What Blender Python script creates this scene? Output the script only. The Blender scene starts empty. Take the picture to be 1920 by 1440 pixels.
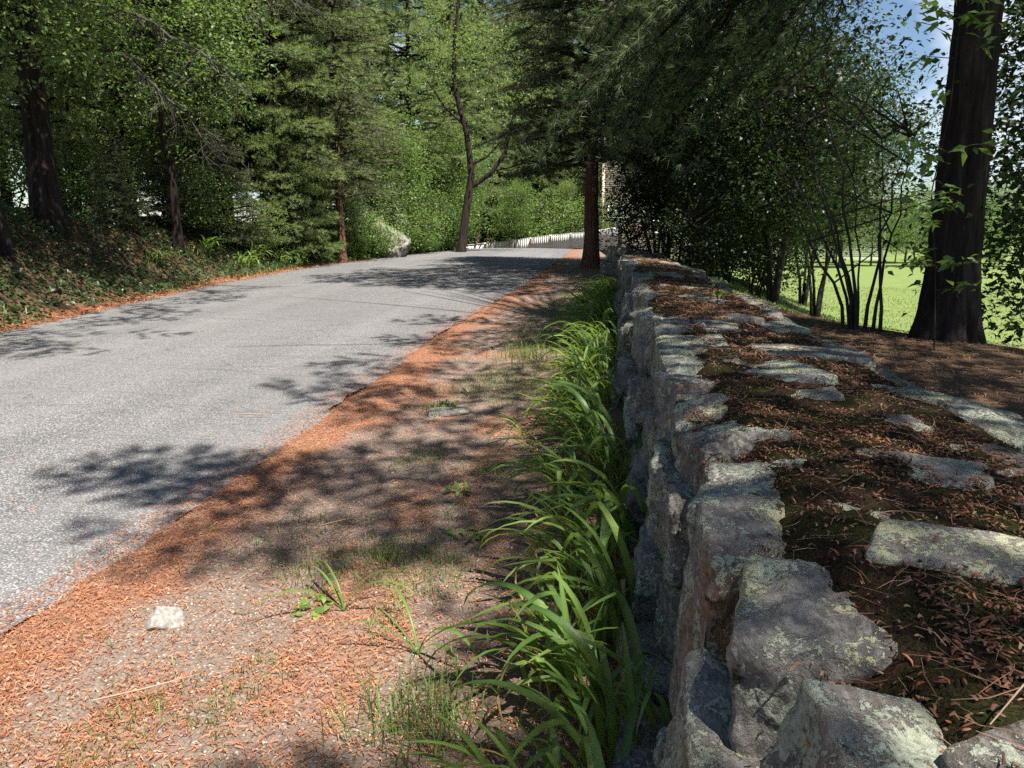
import bpy, bmesh, math, random
import numpy as np
from mathutils import Vector, Matrix, noise as mnoise

# ------------------------------------------------------------------ camera, sky, sun, exposure
sc = bpy.context.scene
COL = sc.collection
cam_d = bpy.data.cameras.new('camera')
cam = bpy.data.objects.new('camera', cam_d)
COL.objects.link(cam)
cam_d.sensor_width = 36.0
cam_d.lens = 27.0
cam_d.clip_start = 0.02
cam_d.clip_end = 2000.0
cam.location = (0, 0, 1.5)
cam.rotation_euler = (math.radians(90 - 11.386), 0, math.radians(7.18))
sc.camera = cam

SUN_EL = math.radians(62)
SUN_AZ = (0.66, -0.751)                      # horizontal direction towards the sun
TO_SUN = np.array([SUN_AZ[0] * math.cos(SUN_EL), SUN_AZ[1] * math.cos(SUN_EL), math.sin(SUN_EL)])
world = bpy.data.worlds.new('World')
sc.world = world
world.use_nodes = True
wn, wl = world.node_tree.nodes, world.node_tree.links
sky = wn.new('ShaderNodeTexSky')
sky.sky_type = 'NISHITA'
sky.sun_disc = False
sky.sun_elevation = SUN_EL
sky.sun_rotation = math.atan2(SUN_AZ[0], SUN_AZ[1])
sky.air_density = 1.0
sky.dust_density = 0.2
sky.ozone_density = 3.0
tcw = wn.new('ShaderNodeTexCoord')
cn = wn.new('ShaderNodeTexNoise')
cn.inputs['Scale'].default_value = 3.2
cn.inputs['Detail'].default_value = 8
cn.inputs['Roughness'].default_value = 0.58
wl.new(tcw.outputs['Generated'], cn.inputs['Vector'])
cr = wn.new('ShaderNodeValToRGB')
cr.color_ramp.elements[0].position = 0.57
cr.color_ramp.elements[1].position = 0.72
wl.new(cn.outputs['Fac'], cr.inputs['Fac'])
cm = wn.new('ShaderNodeMix')
cm.data_type = 'RGBA'
cm.inputs['B'].default_value = (10.5, 10.8, 11.2, 1)
wl.new(cr.outputs['Color'], cm.inputs['Factor'])
wl.new(sky.outputs['Color'], cm.inputs['A'])
bg = wn['Background']
bg.inputs['Strength'].default_value = 0.05
wl.new(cm.outputs['Result'], bg.inputs['Color'])

sun_d = bpy.data.lights.new('sun', 'SUN')
sun_d.energy = 5.0
sun_d.angle = math.radians(0.53)
sun_d.color = (1.0, 0.95, 0.87)
sun = bpy.data.objects.new('sun', sun_d)
COL.objects.link(sun)
sun.rotation_euler = Vector(TO_SUN).to_track_quat('Z', 'Y').to_euler()
sun.location = (10, -5, 30)
sc.view_settings.view_transform = 'Standard'
sc.view_settings.look = 'None'
sc.view_settings.exposure = 1.4
sc.view_settings.gamma = 1.0
sc.render.engine = 'CYCLES'
sc.cycles.use_denoising = False
sc.cycles.sample_clamp_indirect = 4.0
sc.cycles.blur_glossy = 1.0
sc.cycles.max_bounces = 6
sc.cycles.transparent_max_bounces = 4

# ------------------------------------------------------------------ numeric helpers
RNG = np.random.default_rng(7)
random.seed(7)


def sstep(a, b, x):
    t = np.clip((np.asarray(x, float) - a) / (b - a), 0, 1)
    return t * t * (3 - 2 * t)


def _hash(ix, iy, seed):
    n = (ix.astype(np.int64) * 374761393 + iy.astype(np.int64) * 668265263 + seed * 1442695041) & 0xffffffff
    n = ((n ^ (n >> 13)) * 1274126177) & 0xffffffff
    n = n ^ (n >> 16)
    return (n & 0xffff) / 65535.0


def vn(x, y, seed=0):
    x = np.asarray(x, float)
    y = np.asarray(y, float)
    ix, iy = np.floor(x), np.floor(y)
    fx, fy = x - ix, y - iy
    fx = fx * fx * (3 - 2 * fx)
    fy = fy * fy * (3 - 2 * fy)
    a, b = _hash(ix, iy, seed), _hash(ix + 1, iy, seed)
    c, d = _hash(ix, iy + 1, seed), _hash(ix + 1, iy + 1, seed)
    return (a * (1 - fx) + b * fx) * (1 - fy) + (c * (1 - fx) + d * fx) * fy


def fbm(x, y, seed=0, o=4):
    s, a, f, t = 0, 1, 1, 0
    for i in range(o):
        s = s + a * vn(np.asarray(x) * f + i * 17.3, np.asarray(y) * f - i * 9.1, seed + i)
        t += a
        a *= 0.5
        f *= 2.03
    return s / t


def nrm(v):
    return v / (np.linalg.norm(v, axis=-1, keepdims=True) + 1e-9)


# ------------------------------------------------------------------ terrain functions (metres)
def prof(Y):
    Y = np.clip(np.asarray(Y, float), 0, 70)
    return 0.0195 * Y - 0.055 * 3 * np.log1p(np.exp((Y - 36) / 3.0))


def XR(Y):
    Y = np.asarray(Y, float)
    return np.interp(Y, [-5, 10, 16, 27, 36], [-2.14, -2.12, -1.85, -1.62, -1.7]) - 0.028 * np.clip(Y - 36, 0, 60) ** 2


def XL(Y):
    Y = np.asarray(Y, float)
    return np.interp(Y, [-5, 9, 15.5, 22, 28, 36], [-7.6, -7.8, -8.5, -8.6, -7.7, -6.6]) - 0.035 * np.clip(Y - 36, 0, 60) ** 2


WALL_TOP = 0.95
WALL_X0, WALL_X1 = 0.21, 1.2
WALL_END = 19.5


def ground(X, Y):
    X = np.asarray(X, float)
    Y = np.asarray(Y, float)
    p = prof(Y)
    z = p + 0 * X
    t = XL(Y) - X
    bh = np.interp(Y, [-5, 9, 14, 18, 24, 35, 50], [1.75, 1.55, 1.35, 1.15, .75, .7, .5])
    rough = fbm(X * .7, Y * .7, 3) - .5
    z = z + (bh * (1 + .5 * rough) * sstep(.1, 2.2, t) + .06 * np.clip(t - 2.2, 0, 30) + .25 * rough * sstep(.5, 3, t))
    edge = np.interp(Y, [-5, 6, 8.5, 12, 18, 22, 30], [4.2, 3.4, 1.9, 1.4, 1.3, 2.0, 2.0])
    hb = np.interp(Y, [-5, 9, 18, 24], [.56, .56, .52, .47])
    r = hb - (1.25 * sstep(0, 4.5, X - edge)) + (fbm(X * .5, Y * .5, 9) - .5) * .14
    far = sstep(26, 40, Y) * sstep(0, 6, X)
    r = r * (1 - far) + far * (-.75)
    k = sstep(.45, 1.1, X)
    z = z * (1 - k) + r * k
    return z


# ------------------------------------------------------------------ object helpers
def mesh_np(name, V, F, mat, parent=None, smooth=False, tint=None, col=None):
    V = np.ascontiguousarray(V, np.float32)
    F = np.ascontiguousarray(F, np.int32)
    n, k = F.shape
    me = bpy.data.meshes.new(name)
    me.vertices.add(len(V))
    me.vertices.foreach_set('co', V.ravel())
    me.loops.add(n * k)
    me.loops.foreach_set('vertex_index', F.ravel())
    me.polygons.add(n)
    me.polygons.foreach_set('loop_start', np.arange(0, n * k, k, dtype=np.int32))
    me.polygons.foreach_set('loop_total', np.full(n, k, np.int32))
    if smooth:
        me.polygons.foreach_set('use_smooth', np.ones(n, bool))
    if tint is not None:
        a = me.attributes.new('tint', 'FLOAT', 'POINT')
        a.data.foreach_set('value', np.ascontiguousarray(tint, np.float32))
    if col is not None:
        a = me.attributes.new('zone', 'FLOAT_COLOR', 'POINT')
        a.data.foreach_set('color', np.ascontiguousarray(col, np.float32).ravel())
    me.materials.append(mat)
    me.update(calc_edges=True)
    o = bpy.data.objects.new(name, me)
    COL.objects.link(o)
    if parent is not None:
        o.parent = parent
    return o


def empty(name, loc=(0, 0, 0), label=None, cat=None, group=None, rz=0.0):
    o = bpy.data.objects.new(name, None)
    o.empty_display_size = .2
    COL.objects.link(o)
    o.location = loc
    o.rotation_euler = (0, 0, rz)
    tag(o, label, cat, group)
    return o


def tag(o, label=None, cat=None, group=None, kind=None):
    if label: o['label'] = label
    if cat: o['category'] = cat
    if group: o['group'] = group
    if kind: o['kind'] = kind
    return o


def copy_tree(o, parent=None):
    c = o.copy()
    COL.objects.link(c)
    c.parent = parent
    for ch in [x for x in o.children]:
        copy_tree(ch, c)
    return c


class Tubes:
    """collects tapered tubes into one quad mesh"""
    def __init__(self):
        self.V, self.F, self.n = [], [], 0

    def add(self, P, R, k=6, rough=0.0, rng=RNG, fiss=0.0):
        P = np.asarray(P, float)
        R = np.asarray(R, float)
        m = len(P)
        T = np.gradient(P, axis=0)
        T = nrm(T)
        ref = np.array([0, 0, 1.0]) if abs(T[:, 2]).mean() < .8 else np.array([1.0, 0, 0])
        A = nrm(np.cross(T, ref))
        B = np.cross(T, A)
        th = np.linspace(0, 2 * np.pi, k, endpoint=False)
        rr = R[:, None] * (1 + rough * (rng.random((m, k)) - .5))
        if fiss:
            kk = np.arange(k)[None, :]
            zz = np.concatenate([[0], np.cumsum(np.linalg.norm(np.diff(P, axis=0), axis=1))])[:, None]
            nf_ = max(5, k // 5)
            rid = np.abs(vn(kk / k * nf_ * 2 % (nf_ * 2) + .35 * vn(zz * 3 + 0 * kk, kk * .2, 5), zz * 2.6 + 0 * kk, 8) - .5) * 2
            rid = .65 * rid + .35 * vn(kk * .9, zz * 11 + 0 * kk, 9)
            rr = rr * (1 - fiss * (1 - rid))
        V = P[:, None, :] + rr[..., None] * (np.cos(th)[None, :, None] * A[:, None, :] + np.sin(th)[None, :, None] * B[:, None, :])
        i = np.arange(m - 1)[:, None] * k
        j = np.arange(k)[None, :]
        j2 = (j + 1) % k
        F = np.stack([i + j, i + j2, i + k + j2, i + k + j], -1).reshape(-1, 4) + self.n
        self.V.append(V.reshape(-1, 3))
        self.F.append(F)
        self.n += m * k

    def build(self, name, mat, parent=None, smooth=True):
        return mesh_np(name, np.concatenate(self.V), np.concatenate(self.F), mat, parent, smooth)


def needles(P, D, n, length, width, spread, rng, up=0.0):
    """n thin needles around each tuft point P along D; one triangle each"""
    P = np.repeat(np.asarray(P), n, 0)
    D = np.repeat(nrm(np.asarray(D)), n, 0)
    m = len(P)
    d = nrm(D + spread * rng.normal(size=(m, 3)) + np.array([0, 0, up]))
    L = length * rng.uniform(.65, 1.15, (m, 1))
    s = nrm(np.cross(d, rng.normal(size=(m, 3)))) * width * .5
    b = P - d * L * .04
    V = np.stack([b - s, b + s, b + d * L], 1).reshape(-1, 3)
    F = np.arange(m * 3).reshape(-1, 3)
    return V, F


def leaves(P, size, rng, out=None, droop=.25, flat=.7, fold=.18, wr=.55):
    """one folded pointed leaf (4 triangles) per point"""
    m = len(P)
    u = rng.normal(size=(m, 3)) * np.array([1, 1, .45])
    if out is not None:
        u = u + out
    u = nrm(u - np.array([0, 0, droop]))
    n = nrm(rng.normal(size=(m, 3)) * (1 - flat) + np.array([0, 0, 1.0]) * flat + .15 * TO_SUN)
    v = nrm(np.cross(n, u))
    n = np.cross(u, v)
    s = size * rng.uniform(.6, 1.15, (m, 1))
    w = s * wr * .5
    a = P
    c1 = P + u * s * .42 + n * s * .04
    tip = P + u * s - n * s * .12
    l = P + u * s * .40 + v * w + n * fold * w * 2
    r = P + u * s * .40 - v * w + n * fold * w * 2
    V = np.stack([a, l, tip, r, c1], 1).reshape(-1, 3)
    i = np.arange(m)[:, None] * 5
    F = np.concatenate([i + np.array([[0, 4, 1]]), i + np.array([[1, 4, 2]]), i + np.array([[0, 3, 4]]), i + np.array([[3, 2, 4]])], 0)
    return V, F, 5


# ------------------------------------------------------------------ materials
def new_mat(name):
    m = bpy.data.materials.new(name)
    m.use_nodes = True
    nt = m.node_tree
    nt.nodes.clear()
    out = nt.nodes.new('ShaderNodeOutputMaterial')
    return m, nt, out


def nd(nt, t, **kw):
    n = nt.nodes.new(t)
    for k, v in kw.items():
        if k.startswith('_'):
            setattr(n, k[1:], v)
        else:
            n.inputs[k.replace('__', ' ')].default_value = v
    return n


def ramp(nt, fac, stops, interp='LINEAR'):
    r = nt.nodes.new('ShaderNodeValToRGB')
    r.color_ramp.interpolation = interp
    e = r.color_ramp.elements
    while len(e) < len(stops):
        e.new(.5)
    for i, (p, c) in enumerate(stops):
        e[i].position = p
        e[i].color = (*c, 1) if len(c) == 3 else c
    nt.links.new(fac, r.inputs['Fac'])
    return r.outputs['Color']


def mixc(nt, fac, a, b):
    m = nt.nodes.new('ShaderNodeMix')
    m.data_type = 'RGBA'
    for s, v in (('Factor', fac), ('A', a), ('B', b)):
        if hasattr(v, 'links'):
            nt.links.new(v, m.inputs[s])
        elif s == 'Factor':
            m.inputs[s].default_value = v
        else:
            m.inputs[s].default_value = (*v, 1)
    return m.outputs['Result']


def mth(nt, op, a, b=0.0):
    m = nt.nodes.new('ShaderNodeMath')
    m.operation = op
    for i, v in enumerate((a, b)):
        if hasattr(v, 'links'):
            nt.links.new(v, m.inputs[i])
        else:
            m.inputs[i].default_value = v
    return m.outputs[0]


def noise(nt, vec, scale, detail=4, rough=.55, dist=0.0):
    n = nd(nt, 'ShaderNodeTexNoise', Scale=scale, Detail=detail, Roughness=rough, Distortion=dist)
    if vec is not None:
        nt.links.new(vec, n.inputs['Vector'])
    return n.outputs['Fac']


def principled(nt, out, col, rough=.8, bump=None, bs=.3, bd=.01, spec=.3):
    b = nt.nodes.new('ShaderNodeBsdfPrincipled')
    if hasattr(col, 'links'):
        nt.links.new(col, b.inputs['Base Color'])
    else:
        b.inputs['Base Color'].default_value = (*col, 1)
    if hasattr(rough, 'links'):
        nt.links.new(rough, b.inputs['Roughness'])
    else:
        b.inputs['Roughness'].default_value = rough
    b.inputs['Specular IOR Level'].default_value = spec
    if bump is not None:
        bp = nd(nt, 'ShaderNodeBump', Strength=bs, Distance=bd)
        nt.links.new(bump, bp.inputs['Height'])
        nt.links.new(bp.outputs['Normal'], b.inputs['Normal'])
    nt.links.new(b.outputs['BSDF'], out.inputs['Surface'])
    return b


def foliage_mat(name, dark, mid, light, trans=.35, rough=.5, spec=.35):
    m, nt, out = new_mat(name)
    at = nd(nt, 'ShaderNodeAttribute', _attribute_name='tint')
    oi = nt.nodes.new('ShaderNodeObjectInfo')
    f = mth(nt, 'ADD', at.outputs['Fac'], mth(nt, 'MULTIPLY', mth(nt, 'SUBTRACT', oi.outputs['Random'], .5), .25))
    c = ramp(nt, f, [(0.0, dark), (.5, mid), (1.0, light)])
    b = nt.nodes.new('ShaderNodeBsdfPrincipled')
    b.inputs['Roughness'].default_value = rough
    b.inputs['Specular IOR Level'].default_value = spec
    nt.links.new(c, b.inputs['Base Color'])
    tr = nt.nodes.new('ShaderNodeBsdfTranslucent')
    tc = mixc(nt, .5, c, (light[0] * 1.5, light[1] * 1.5, light[2] * .6))
    nt.links.new(tc, tr.inputs['Color'])
    mx = nd(nt, 'ShaderNodeMixShader', Fac=trans)
    nt.links.new(b.outputs[0], mx.inputs[1])
    nt.links.new(tr.outputs[0], mx.inputs[2])
    nt.links.new(mx.outputs[0], out.inputs['Surface'])
    return m


M = {}
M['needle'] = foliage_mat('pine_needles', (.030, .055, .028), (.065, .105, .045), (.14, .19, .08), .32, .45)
M['needle_sunlit'] = foliage_mat('sunny_pine_needles', (.08, .12, .047), (.165, .225, .088), (.28, .335, .15), .44, .5)  # brighter copy of the pine needles, sunlight put into the colour
M['cedar'] = foliage_mat('cedar_sprays', (.05, .066, .034), (.105, .125, .057), (.185, .195, .09), .25, .6)
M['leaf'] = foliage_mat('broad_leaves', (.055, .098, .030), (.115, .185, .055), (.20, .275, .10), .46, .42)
M['leaf_shaded'] = foliage_mat('shaded_broad_leaves', (.013, .025, .008), (.028, .050, .017), (.065, .098, .033), .34, .40)  # dark green leaves, with the understory's deep shade put into the colour
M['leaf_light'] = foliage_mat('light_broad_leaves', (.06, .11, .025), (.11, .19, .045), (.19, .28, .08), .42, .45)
M['ivy'] = foliage_mat('ground_ivy_leaves', (.02, .045, .018), (.045, .085, .03), (.11, .15, .06), .25, .38)
M['weed'] = foliage_mat('verge_weeds', (.05, .10, .02), (.11, .19, .04), (.22, .30, .08), .40, .5)
M['grass'] = foliage_mat('grass_blades', (.05, .09, .02), (.10, .16, .035), (.24, .26, .09), .35, .5)
M['lily'] = foliage_mat('daylily_blades', (.055, .12, .028), (.12, .215, .05), (.28, .36, .10), .45, .40, .4)
M['lily_dry'] = foliage_mat('dry_lily_blades', (.20, .13, .05), (.34, .25, .10), (.48, .40, .18), .35, .7, .1)
M['litter'] = foliage_mat('fallen_pine_litter', (.09, .038, .022), (.31, .122, .06), (.56, .29, .165), .12, .7, .15)
M['catkin'] = foliage_mat('fallen_catkins', (.06, .024, .014), (.17, .062, .032), (.40, .18, .09), .10, .65, .2)
M['deadneedle'] = foliage_mat('dead_needles', (.10, .05, .03), (.22, .12, .07), (.38, .25, .16), .10, .6, .2)
M['deadtwig'] = foliage_mat('dead_twigs', (.12, .095, .075), (.20, .165, .13), (.30, .26, .21), .0, .8, .2)


def bark(name, c1, c2, c3, sx=14, sz=1.6, strength=.7):
    m, nt, out = new_mat(name)
    tc = nt.nodes.new('ShaderNodeTexCoord')
    mp = nd(nt, 'ShaderNodeMapping', Scale=(sx, sx, sz))
    nt.links.new(tc.outputs['Object'], mp.inputs['Vector'])
    n1 = noise(nt, mp.outputs['Vector'], 1.0, 7, .65, .4)
    n2 = noise(nt, tc.outputs['Object'], 3.0, 3)
    c = ramp(nt, n1, [(.34, c1), (.52, c2), (.70, c3)])
    c = mixc(nt, mth(nt, 'MULTIPLY', n2, .35), c, c1)
    principled(nt, out, c, .9, n1, strength, .04, .15)
    return m


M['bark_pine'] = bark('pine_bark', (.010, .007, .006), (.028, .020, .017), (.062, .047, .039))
M['bark_cedar'] = bark('cedar_bark', (.05, .024, .016), (.16, .082, .055), (.30, .19, .14), 30, .9, .9)
M['bark_grey'] = bark('grey_bark', (.035, .030, .025), (.085, .074, .062), (.16, .145, .125), 10, 3, .5)
M['bark_dark'] = bark('dark_twig_bark', (.02, .017, .014), (.05, .042, .034), (.09, .08, .065), 10, 3, .4)


def asphalt():
    m, nt, out = new_mat('worn_asphalt')
    geo = nt.nodes.new('ShaderNodeNewGeometry')
    pos = geo.outputs['Position']
    v = nd(nt, 'ShaderNodeTexVoronoi', Scale=95.0, Randomness=1.0)
    nt.links.new(pos, v.inputs['Vector'])
    v2 = nd(nt, 'ShaderNodeTexVoronoi', Scale=210.0)
    nt.links.new(pos, v2.inputs['Vector'])
    sep = nt.nodes.new('ShaderNodeSeparateColor')
    nt.links.new(v.outputs['Color'], sep.inputs['Color'])
    stone = ramp(nt, sep.outputs['Red'], [(.0, (.12, .117, .118)), (.35, (.225, .218, .216)), (.7, (.325, .314, .308)), (1, (.50, .48, .465))])
    gap = ramp(nt, v.outputs['Distance'], [(.30, (0, 0, 0)), (.62, (1, 1, 1))])
    c = mixc(nt, gap, stone, (.072, .069, .067))
    fine = ramp(nt, v2.outputs['Distance'], [(.2, (0, 0, 0)), (.8, (1, 1, 1))])
    c = mixc(nt, mth(nt, 'MULTIPLY', fine, .35), c, (.06, .06, .065))
    big = noise(nt, pos, .55, 5, .6)
    c = mixc(nt, ramp(nt, big, [(.38, (0, 0, 0)), (.66, (.5, .5, .5))]), c, (.11, .107, .105))
    mp2 = nd(nt, 'ShaderNodeMapping', Scale=(1.1, .06, 1))
    nt.links.new(pos, mp2.inputs['Vector'])
    trk = noise(nt, mp2.outputs['Vector'], 1.0, 3, .5)
    c = mixc(nt, ramp(nt, trk, [(.42, (0, 0, 0)), (.62, (.16, .16, .16))]), c, (.30, .29, .285))
    mp = nd(nt, 'ShaderNodeMapping', Scale=(.25, 1.5, 1))
    nt.links.new(pos, mp.inputs['Vector'])
    crack = noise(nt, mp.outputs['Vector'], 1.3, 6, .6, 1.2)
    cl = ramp(nt, crack, [(.492, (0, 0, 0)), (.498, (1, 1, 1)), (.502, (1, 1, 1)), (.508, (0, 0, 0))])
    c = mixc(nt, mth(nt, 'MULTIPLY', cl, .55), c, (.05, .048, .046))
    h = mth(nt, 'SUBTRACT', 1.0, v.outputs['Distance'])
    principled(nt, out, c, .85, h, .55, .006, .25)
    return m


M['asphalt'] = asphalt()


def ground_mat():
    m, nt, out = new_mat('ground_litter_and_lawn')
    geo = nt.nodes.new('ShaderNodeNewGeometry')
    pos = geo.outputs['Position']
    at = nd(nt, 'ShaderNodeAttribute', _attribute_name='zone')
    sep = nt.nodes.new('ShaderNodeSeparateColor')
    nt.links.new(at.outputs['Color'], sep.inputs['Color'])
    n1 = noise(nt, pos, 30, 6, .65)
    n2 = noise(nt, pos, 150, 4, .6)
    nf = noise(nt, pos, 1.3, 5, .6)
    litter = ramp(nt, n2, [(.3, (.045, .027, .017)), (.5, (.095, .060, .038)), (.7, (.17, .115, .075))])
    litter = mixc(nt, ramp(nt, nf, [(.4, (0, 0, 0)), (.65, (.6, .6, .6))]), litter, (.05, .035, .02))
    lawn = ramp(nt, n1, [(.25, (.075, .115, .030)), (.5, (.125, .175, .052)), (.75, (.20, .24, .085))])
    lawn = mixc(nt, ramp(nt, nf, [(.45, (0, 0, 0)), (.75, (.5, .5, .5))]), lawn, (.22, .225, .095))
    c = mixc(nt, sep.outputs['Green'], litter, lawn)
    c = mixc(nt, sep.outputs['Red'], c, ramp(nt, n2, [(.3, (.10, .042, .022)), (.55, (.24, .10, .05)), (.75, (.40, .20, .10))]))
    c = mixc(nt, sep.outputs['Blue'], c, (.30, .265, .20))
    principled(nt, out, c, .95, n2, .6, .012, .1)
    return m


M['ground'] = ground_mat()


def verge_mat():
    m, nt, out = new_mat('gravelly_verge')
    geo = nt.nodes.new('ShaderNodeNewGeometry')
    pos = geo.outputs['Position']
    at = nd(nt, 'ShaderNodeAttribute', _attribute_name='zone')
    sep = nt.nodes.new('ShaderNodeSeparateColor')
    nt.links.new(at.outputs['Color'], sep.inputs['Color'])
    v = nd(nt, 'ShaderNodeTexVoronoi', Scale=75.0)
    nt.links.new(pos, v.inputs['Vector'])
    s2 = nt.nodes.new('ShaderNodeSeparateColor')
    nt.links.new(v.outputs['Color'], s2.inputs['Color'])
    n2 = noise(nt, pos, 120, 5, .65)
    n1 = noise(nt, pos, 9, 5, .6)
    dirt = ramp(nt, n2, [(.3, (.085, .060, .046)), (.5, (.165, .122, .096)), (.72, (.28, .225, .185))])
    peb = ramp(nt, s2.outputs['Red'], [(0, (.10, .08, .066)), (.6, (.21, .175, .15)), (1, (.42, .38, .34))])
    c = mixc(nt, ramp(nt, v.outputs['Distance'], [(.22, (1, 1, 1)), (.42, (0, 0, 0))]), dirt, peb)
    orange = ramp(nt, n2, [(.28, (.09, .040, .024)), (.5, (.22, .098, .054)), (.72, (.40, .20, .115))])
    c = mixc(nt, mth(nt, 'MULTIPLY', sep.outputs['Red'], ramp(nt, n1, [(.3, (.45, .45, .45)), (.6, (1, 1, 1))])), c, orange)
    soil = ramp(nt, n2, [(.3, (.055, .038, .026)), (.7, (.15, .11, .08))])
    c = mixc(nt, sep.outputs['Green'], c, soil)
    principled(nt, out, c, .95, n2, .7, .010, .12)
    return m


M['verge'] = verge_mat()


def stone_mat(name, lich=.5, warm=.4, dark=0.0, moss=.3):
    m, nt, out = new_mat(name)
    tc = nt.nodes.new('ShaderNodeTexCoord')
    oi = nt.nodes.new('ShaderNodeObjectInfo')
    geo = nt.nodes.new('ShaderNodeNewGeometry')
    pos = geo.outputs['Position']
    n1 = noise(nt, pos, 7, 6, .62, .3)
    n2 = noise(nt, pos, 45, 6, .7)
    n3 = noise(nt, pos, 3.1, 4, .6)
    mp = nd(nt, 'ShaderNodeMapping', Scale=(70, 34, 48), Rotation=(.5, .2, .3))
    nt.links.new(pos, mp.inputs['Vector'])
    grain = noise(nt, mp.outputs['Vector'], 1.0, 5, .6)
    d = 1 - dark
    base = ramp(nt, n1, [(.3, (.052 * d, .048 * d, .046 * d)), (.48, (.125 * d, .115 * d, .106 * d)), (.72, (.27 * d, .248 * d, .215 * d))])
    base = mixc(nt, mth(nt, 'MULTIPLY', oi.outputs['Random'], .35), base, (.115, .10, .092))
    rust = ramp(nt, n2, [(.3, (.10, .052, .022)), (.7, (.30, .17, .075))])
    base = mixc(nt, mth(nt, 'MULTIPLY', ramp(nt, n3, [(.5, (0, 0, 0)), (.68, (1, 1, 1))]), warm), base, rust)
    base = mixc(nt, mth(nt, 'MULTIPLY', ramp(nt, grain, [(.45, (0, 0, 0)), (.62, (1, 1, 1))]), .35), base, (.42, .39, .34))
    # crustose lichen: patches broken up by a finer noise
    l1 = noise(nt, pos, 9.5, 4, .6, .6)
    l2 = noise(nt, pos, 85, 5, .75)
    la = mth(nt, 'ADD', l1, mth(nt, 'MULTIPLY', mth(nt, 'SUBTRACT', l2, .5), .85))
    th = .60 - lich * .18
    lm = ramp(nt, la, [(th, (0, 0, 0)), (th + .035, (1, 1, 1))])
    lc = ramp(nt, l2, [(.32, (.13, .145, .105)), (.5, (.325, .35, .265)), (.68, (.50, .52, .41))])
    lc = mixc(nt, ramp(nt, noise(nt, pos, 5, 3), [(.5, (0, 0, 0)), (.62, (.7, .7, .7))]), lc, (.42, .40, .22))
    c = mixc(nt, mth(nt, 'MULTIPLY', lm, .9), base, lc)
    # dark moss pockets
    m1 = mth(nt, 'ADD', noise(nt, pos, 6.3, 5, .65), mth(nt, 'MULTIPLY', mth(nt, 'SUBTRACT', n2, .5), .3))
    mm = ramp(nt, m1, [(.66 - moss * .1, (0, 0, 0)), (.70 - moss * .1, (1, 1, 1))])
    c = mixc(nt, mm, c, ramp(nt, l2, [(.35, (.012, .012, .008)), (.6, (.04, .042, .016)), (.8, (.085, .085, .03))]))
    hgt = mth(nt, 'ADD', mth(nt, 'MULTIPLY', n2, .6), mth(nt, 'ADD', mth(nt, 'MULTIPLY', l2, mth(nt, 'MULTIPLY', lm, .5)), mth(nt, 'MULTIPLY', grain, .35)))
    principled(nt, out, c, .88, hgt, 1.0, .018, .2)
    return m


M['stone_a'] = stone_mat('lichened_granite', .40, .45, .05, .35)
M['stone_b'] = stone_mat('pale_lichen_fieldstone', .78, .3, 0, .4)
M['stone_c'] = stone_mat('dark_fieldstone', .22, .25, .5, .25)
M['stone_d'] = stone_mat('rusty_fieldstone', .30, .95, 0, .35)
M['ledge'] = stone_mat('pinkish_ledge', .1, .15, -.5, .1)


def moss_mat():
    m, nt, out = new_mat('moss_and_humus')
    geo = nt.nodes.new('ShaderNodeNewGeometry')
    pos = geo.outputs['Position']
    n1 = noise(nt, pos, 6, 5, .6)
    n2 = noise(nt, pos, 160, 5, .7)
    n3 = noise(nt, pos, 28, 5, .65)
    soil = ramp(nt, n2, [(.3, (.016, .010, .007)), (.55, (.05, .030, .020)), (.75, (.11, .065, .042))])
    mo = ramp(nt, n2, [(.3, (.012, .013, .005)), (.55, (.038, .042, .013)), (.8, (.10, .105, .035))])
    c = mixc(nt, ramp(nt, n1, [(.42, (0, 0, 0)), (.58, (1, 1, 1))]), soil, mo)
    c = mixc(nt, ramp(nt, n3, [(.58, (0, 0, 0)), (.70, (.7, .7, .7))]), c, (.12, .058, .034))
    principled(nt, out, c, .98, mth(nt, 'ADD', n2, n3), .9, .02, .05)
    return m


M['moss'] = moss_mat()


def plain(name, col, rough=.6, var=.12, scale=4):
    m, nt, out = new_mat(name)
    tc = nt.nodes.new('ShaderNodeTexCoord')
    n = noise(nt, tc.outputs['Object'], scale, 6, .65)
    c = ramp(nt, n, [(.3, tuple(x * (1 - var) for x in col)), (.7, tuple(min(1, x * (1 + var)) for x in col))])
    principled(nt, out, c, rough, n, .1, .01)
    return m


M['white'] = plain('white_fence_paint', (.78, .77, .74), .5, .05)
M['siding'] = plain('beige_clapboard', (.52, .43, .36), .6, .06)
M['trim'] = plain('white_trim', (.76, .75, .73), .5, .04)
M['roof'] = plain('grey_shingle', (.12, .115, .115), .9, .25, 12)
M['glass'] = plain('window_glass', (.05, .06, .07), .08, .1)
M['rockwhite'] = plain('white_quartz', (.225, .21, .19), .85, .45, 60)
M['pebble'] = plain('tan_pebbles', (.34, .29, .25), .8, .3, 60)
M['wire'] = plain('black_cable', (.03, .03, .03), .6, .05)
M['twig'] = plain('dry_twig', (.30, .21, .14), .8, .2, 30)
M['redpaint'] = plain('red_paint', (.35, .05, .05), .6, .1)

# ------------------------------------------------------------------ ground, road, verge
def grid(xs, ys):
    X, Y = np.meshgrid(xs, ys)
    nx, ny = len(xs), len(ys)
    i = np.arange(ny - 1)[:, None] * nx + np.arange(nx - 1)[None, :]
    F = np.stack([i, i + 1, i + nx + 1, i + nx], -1).reshape(-1, 4)
    return X.ravel(), Y.ravel(), F


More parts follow.
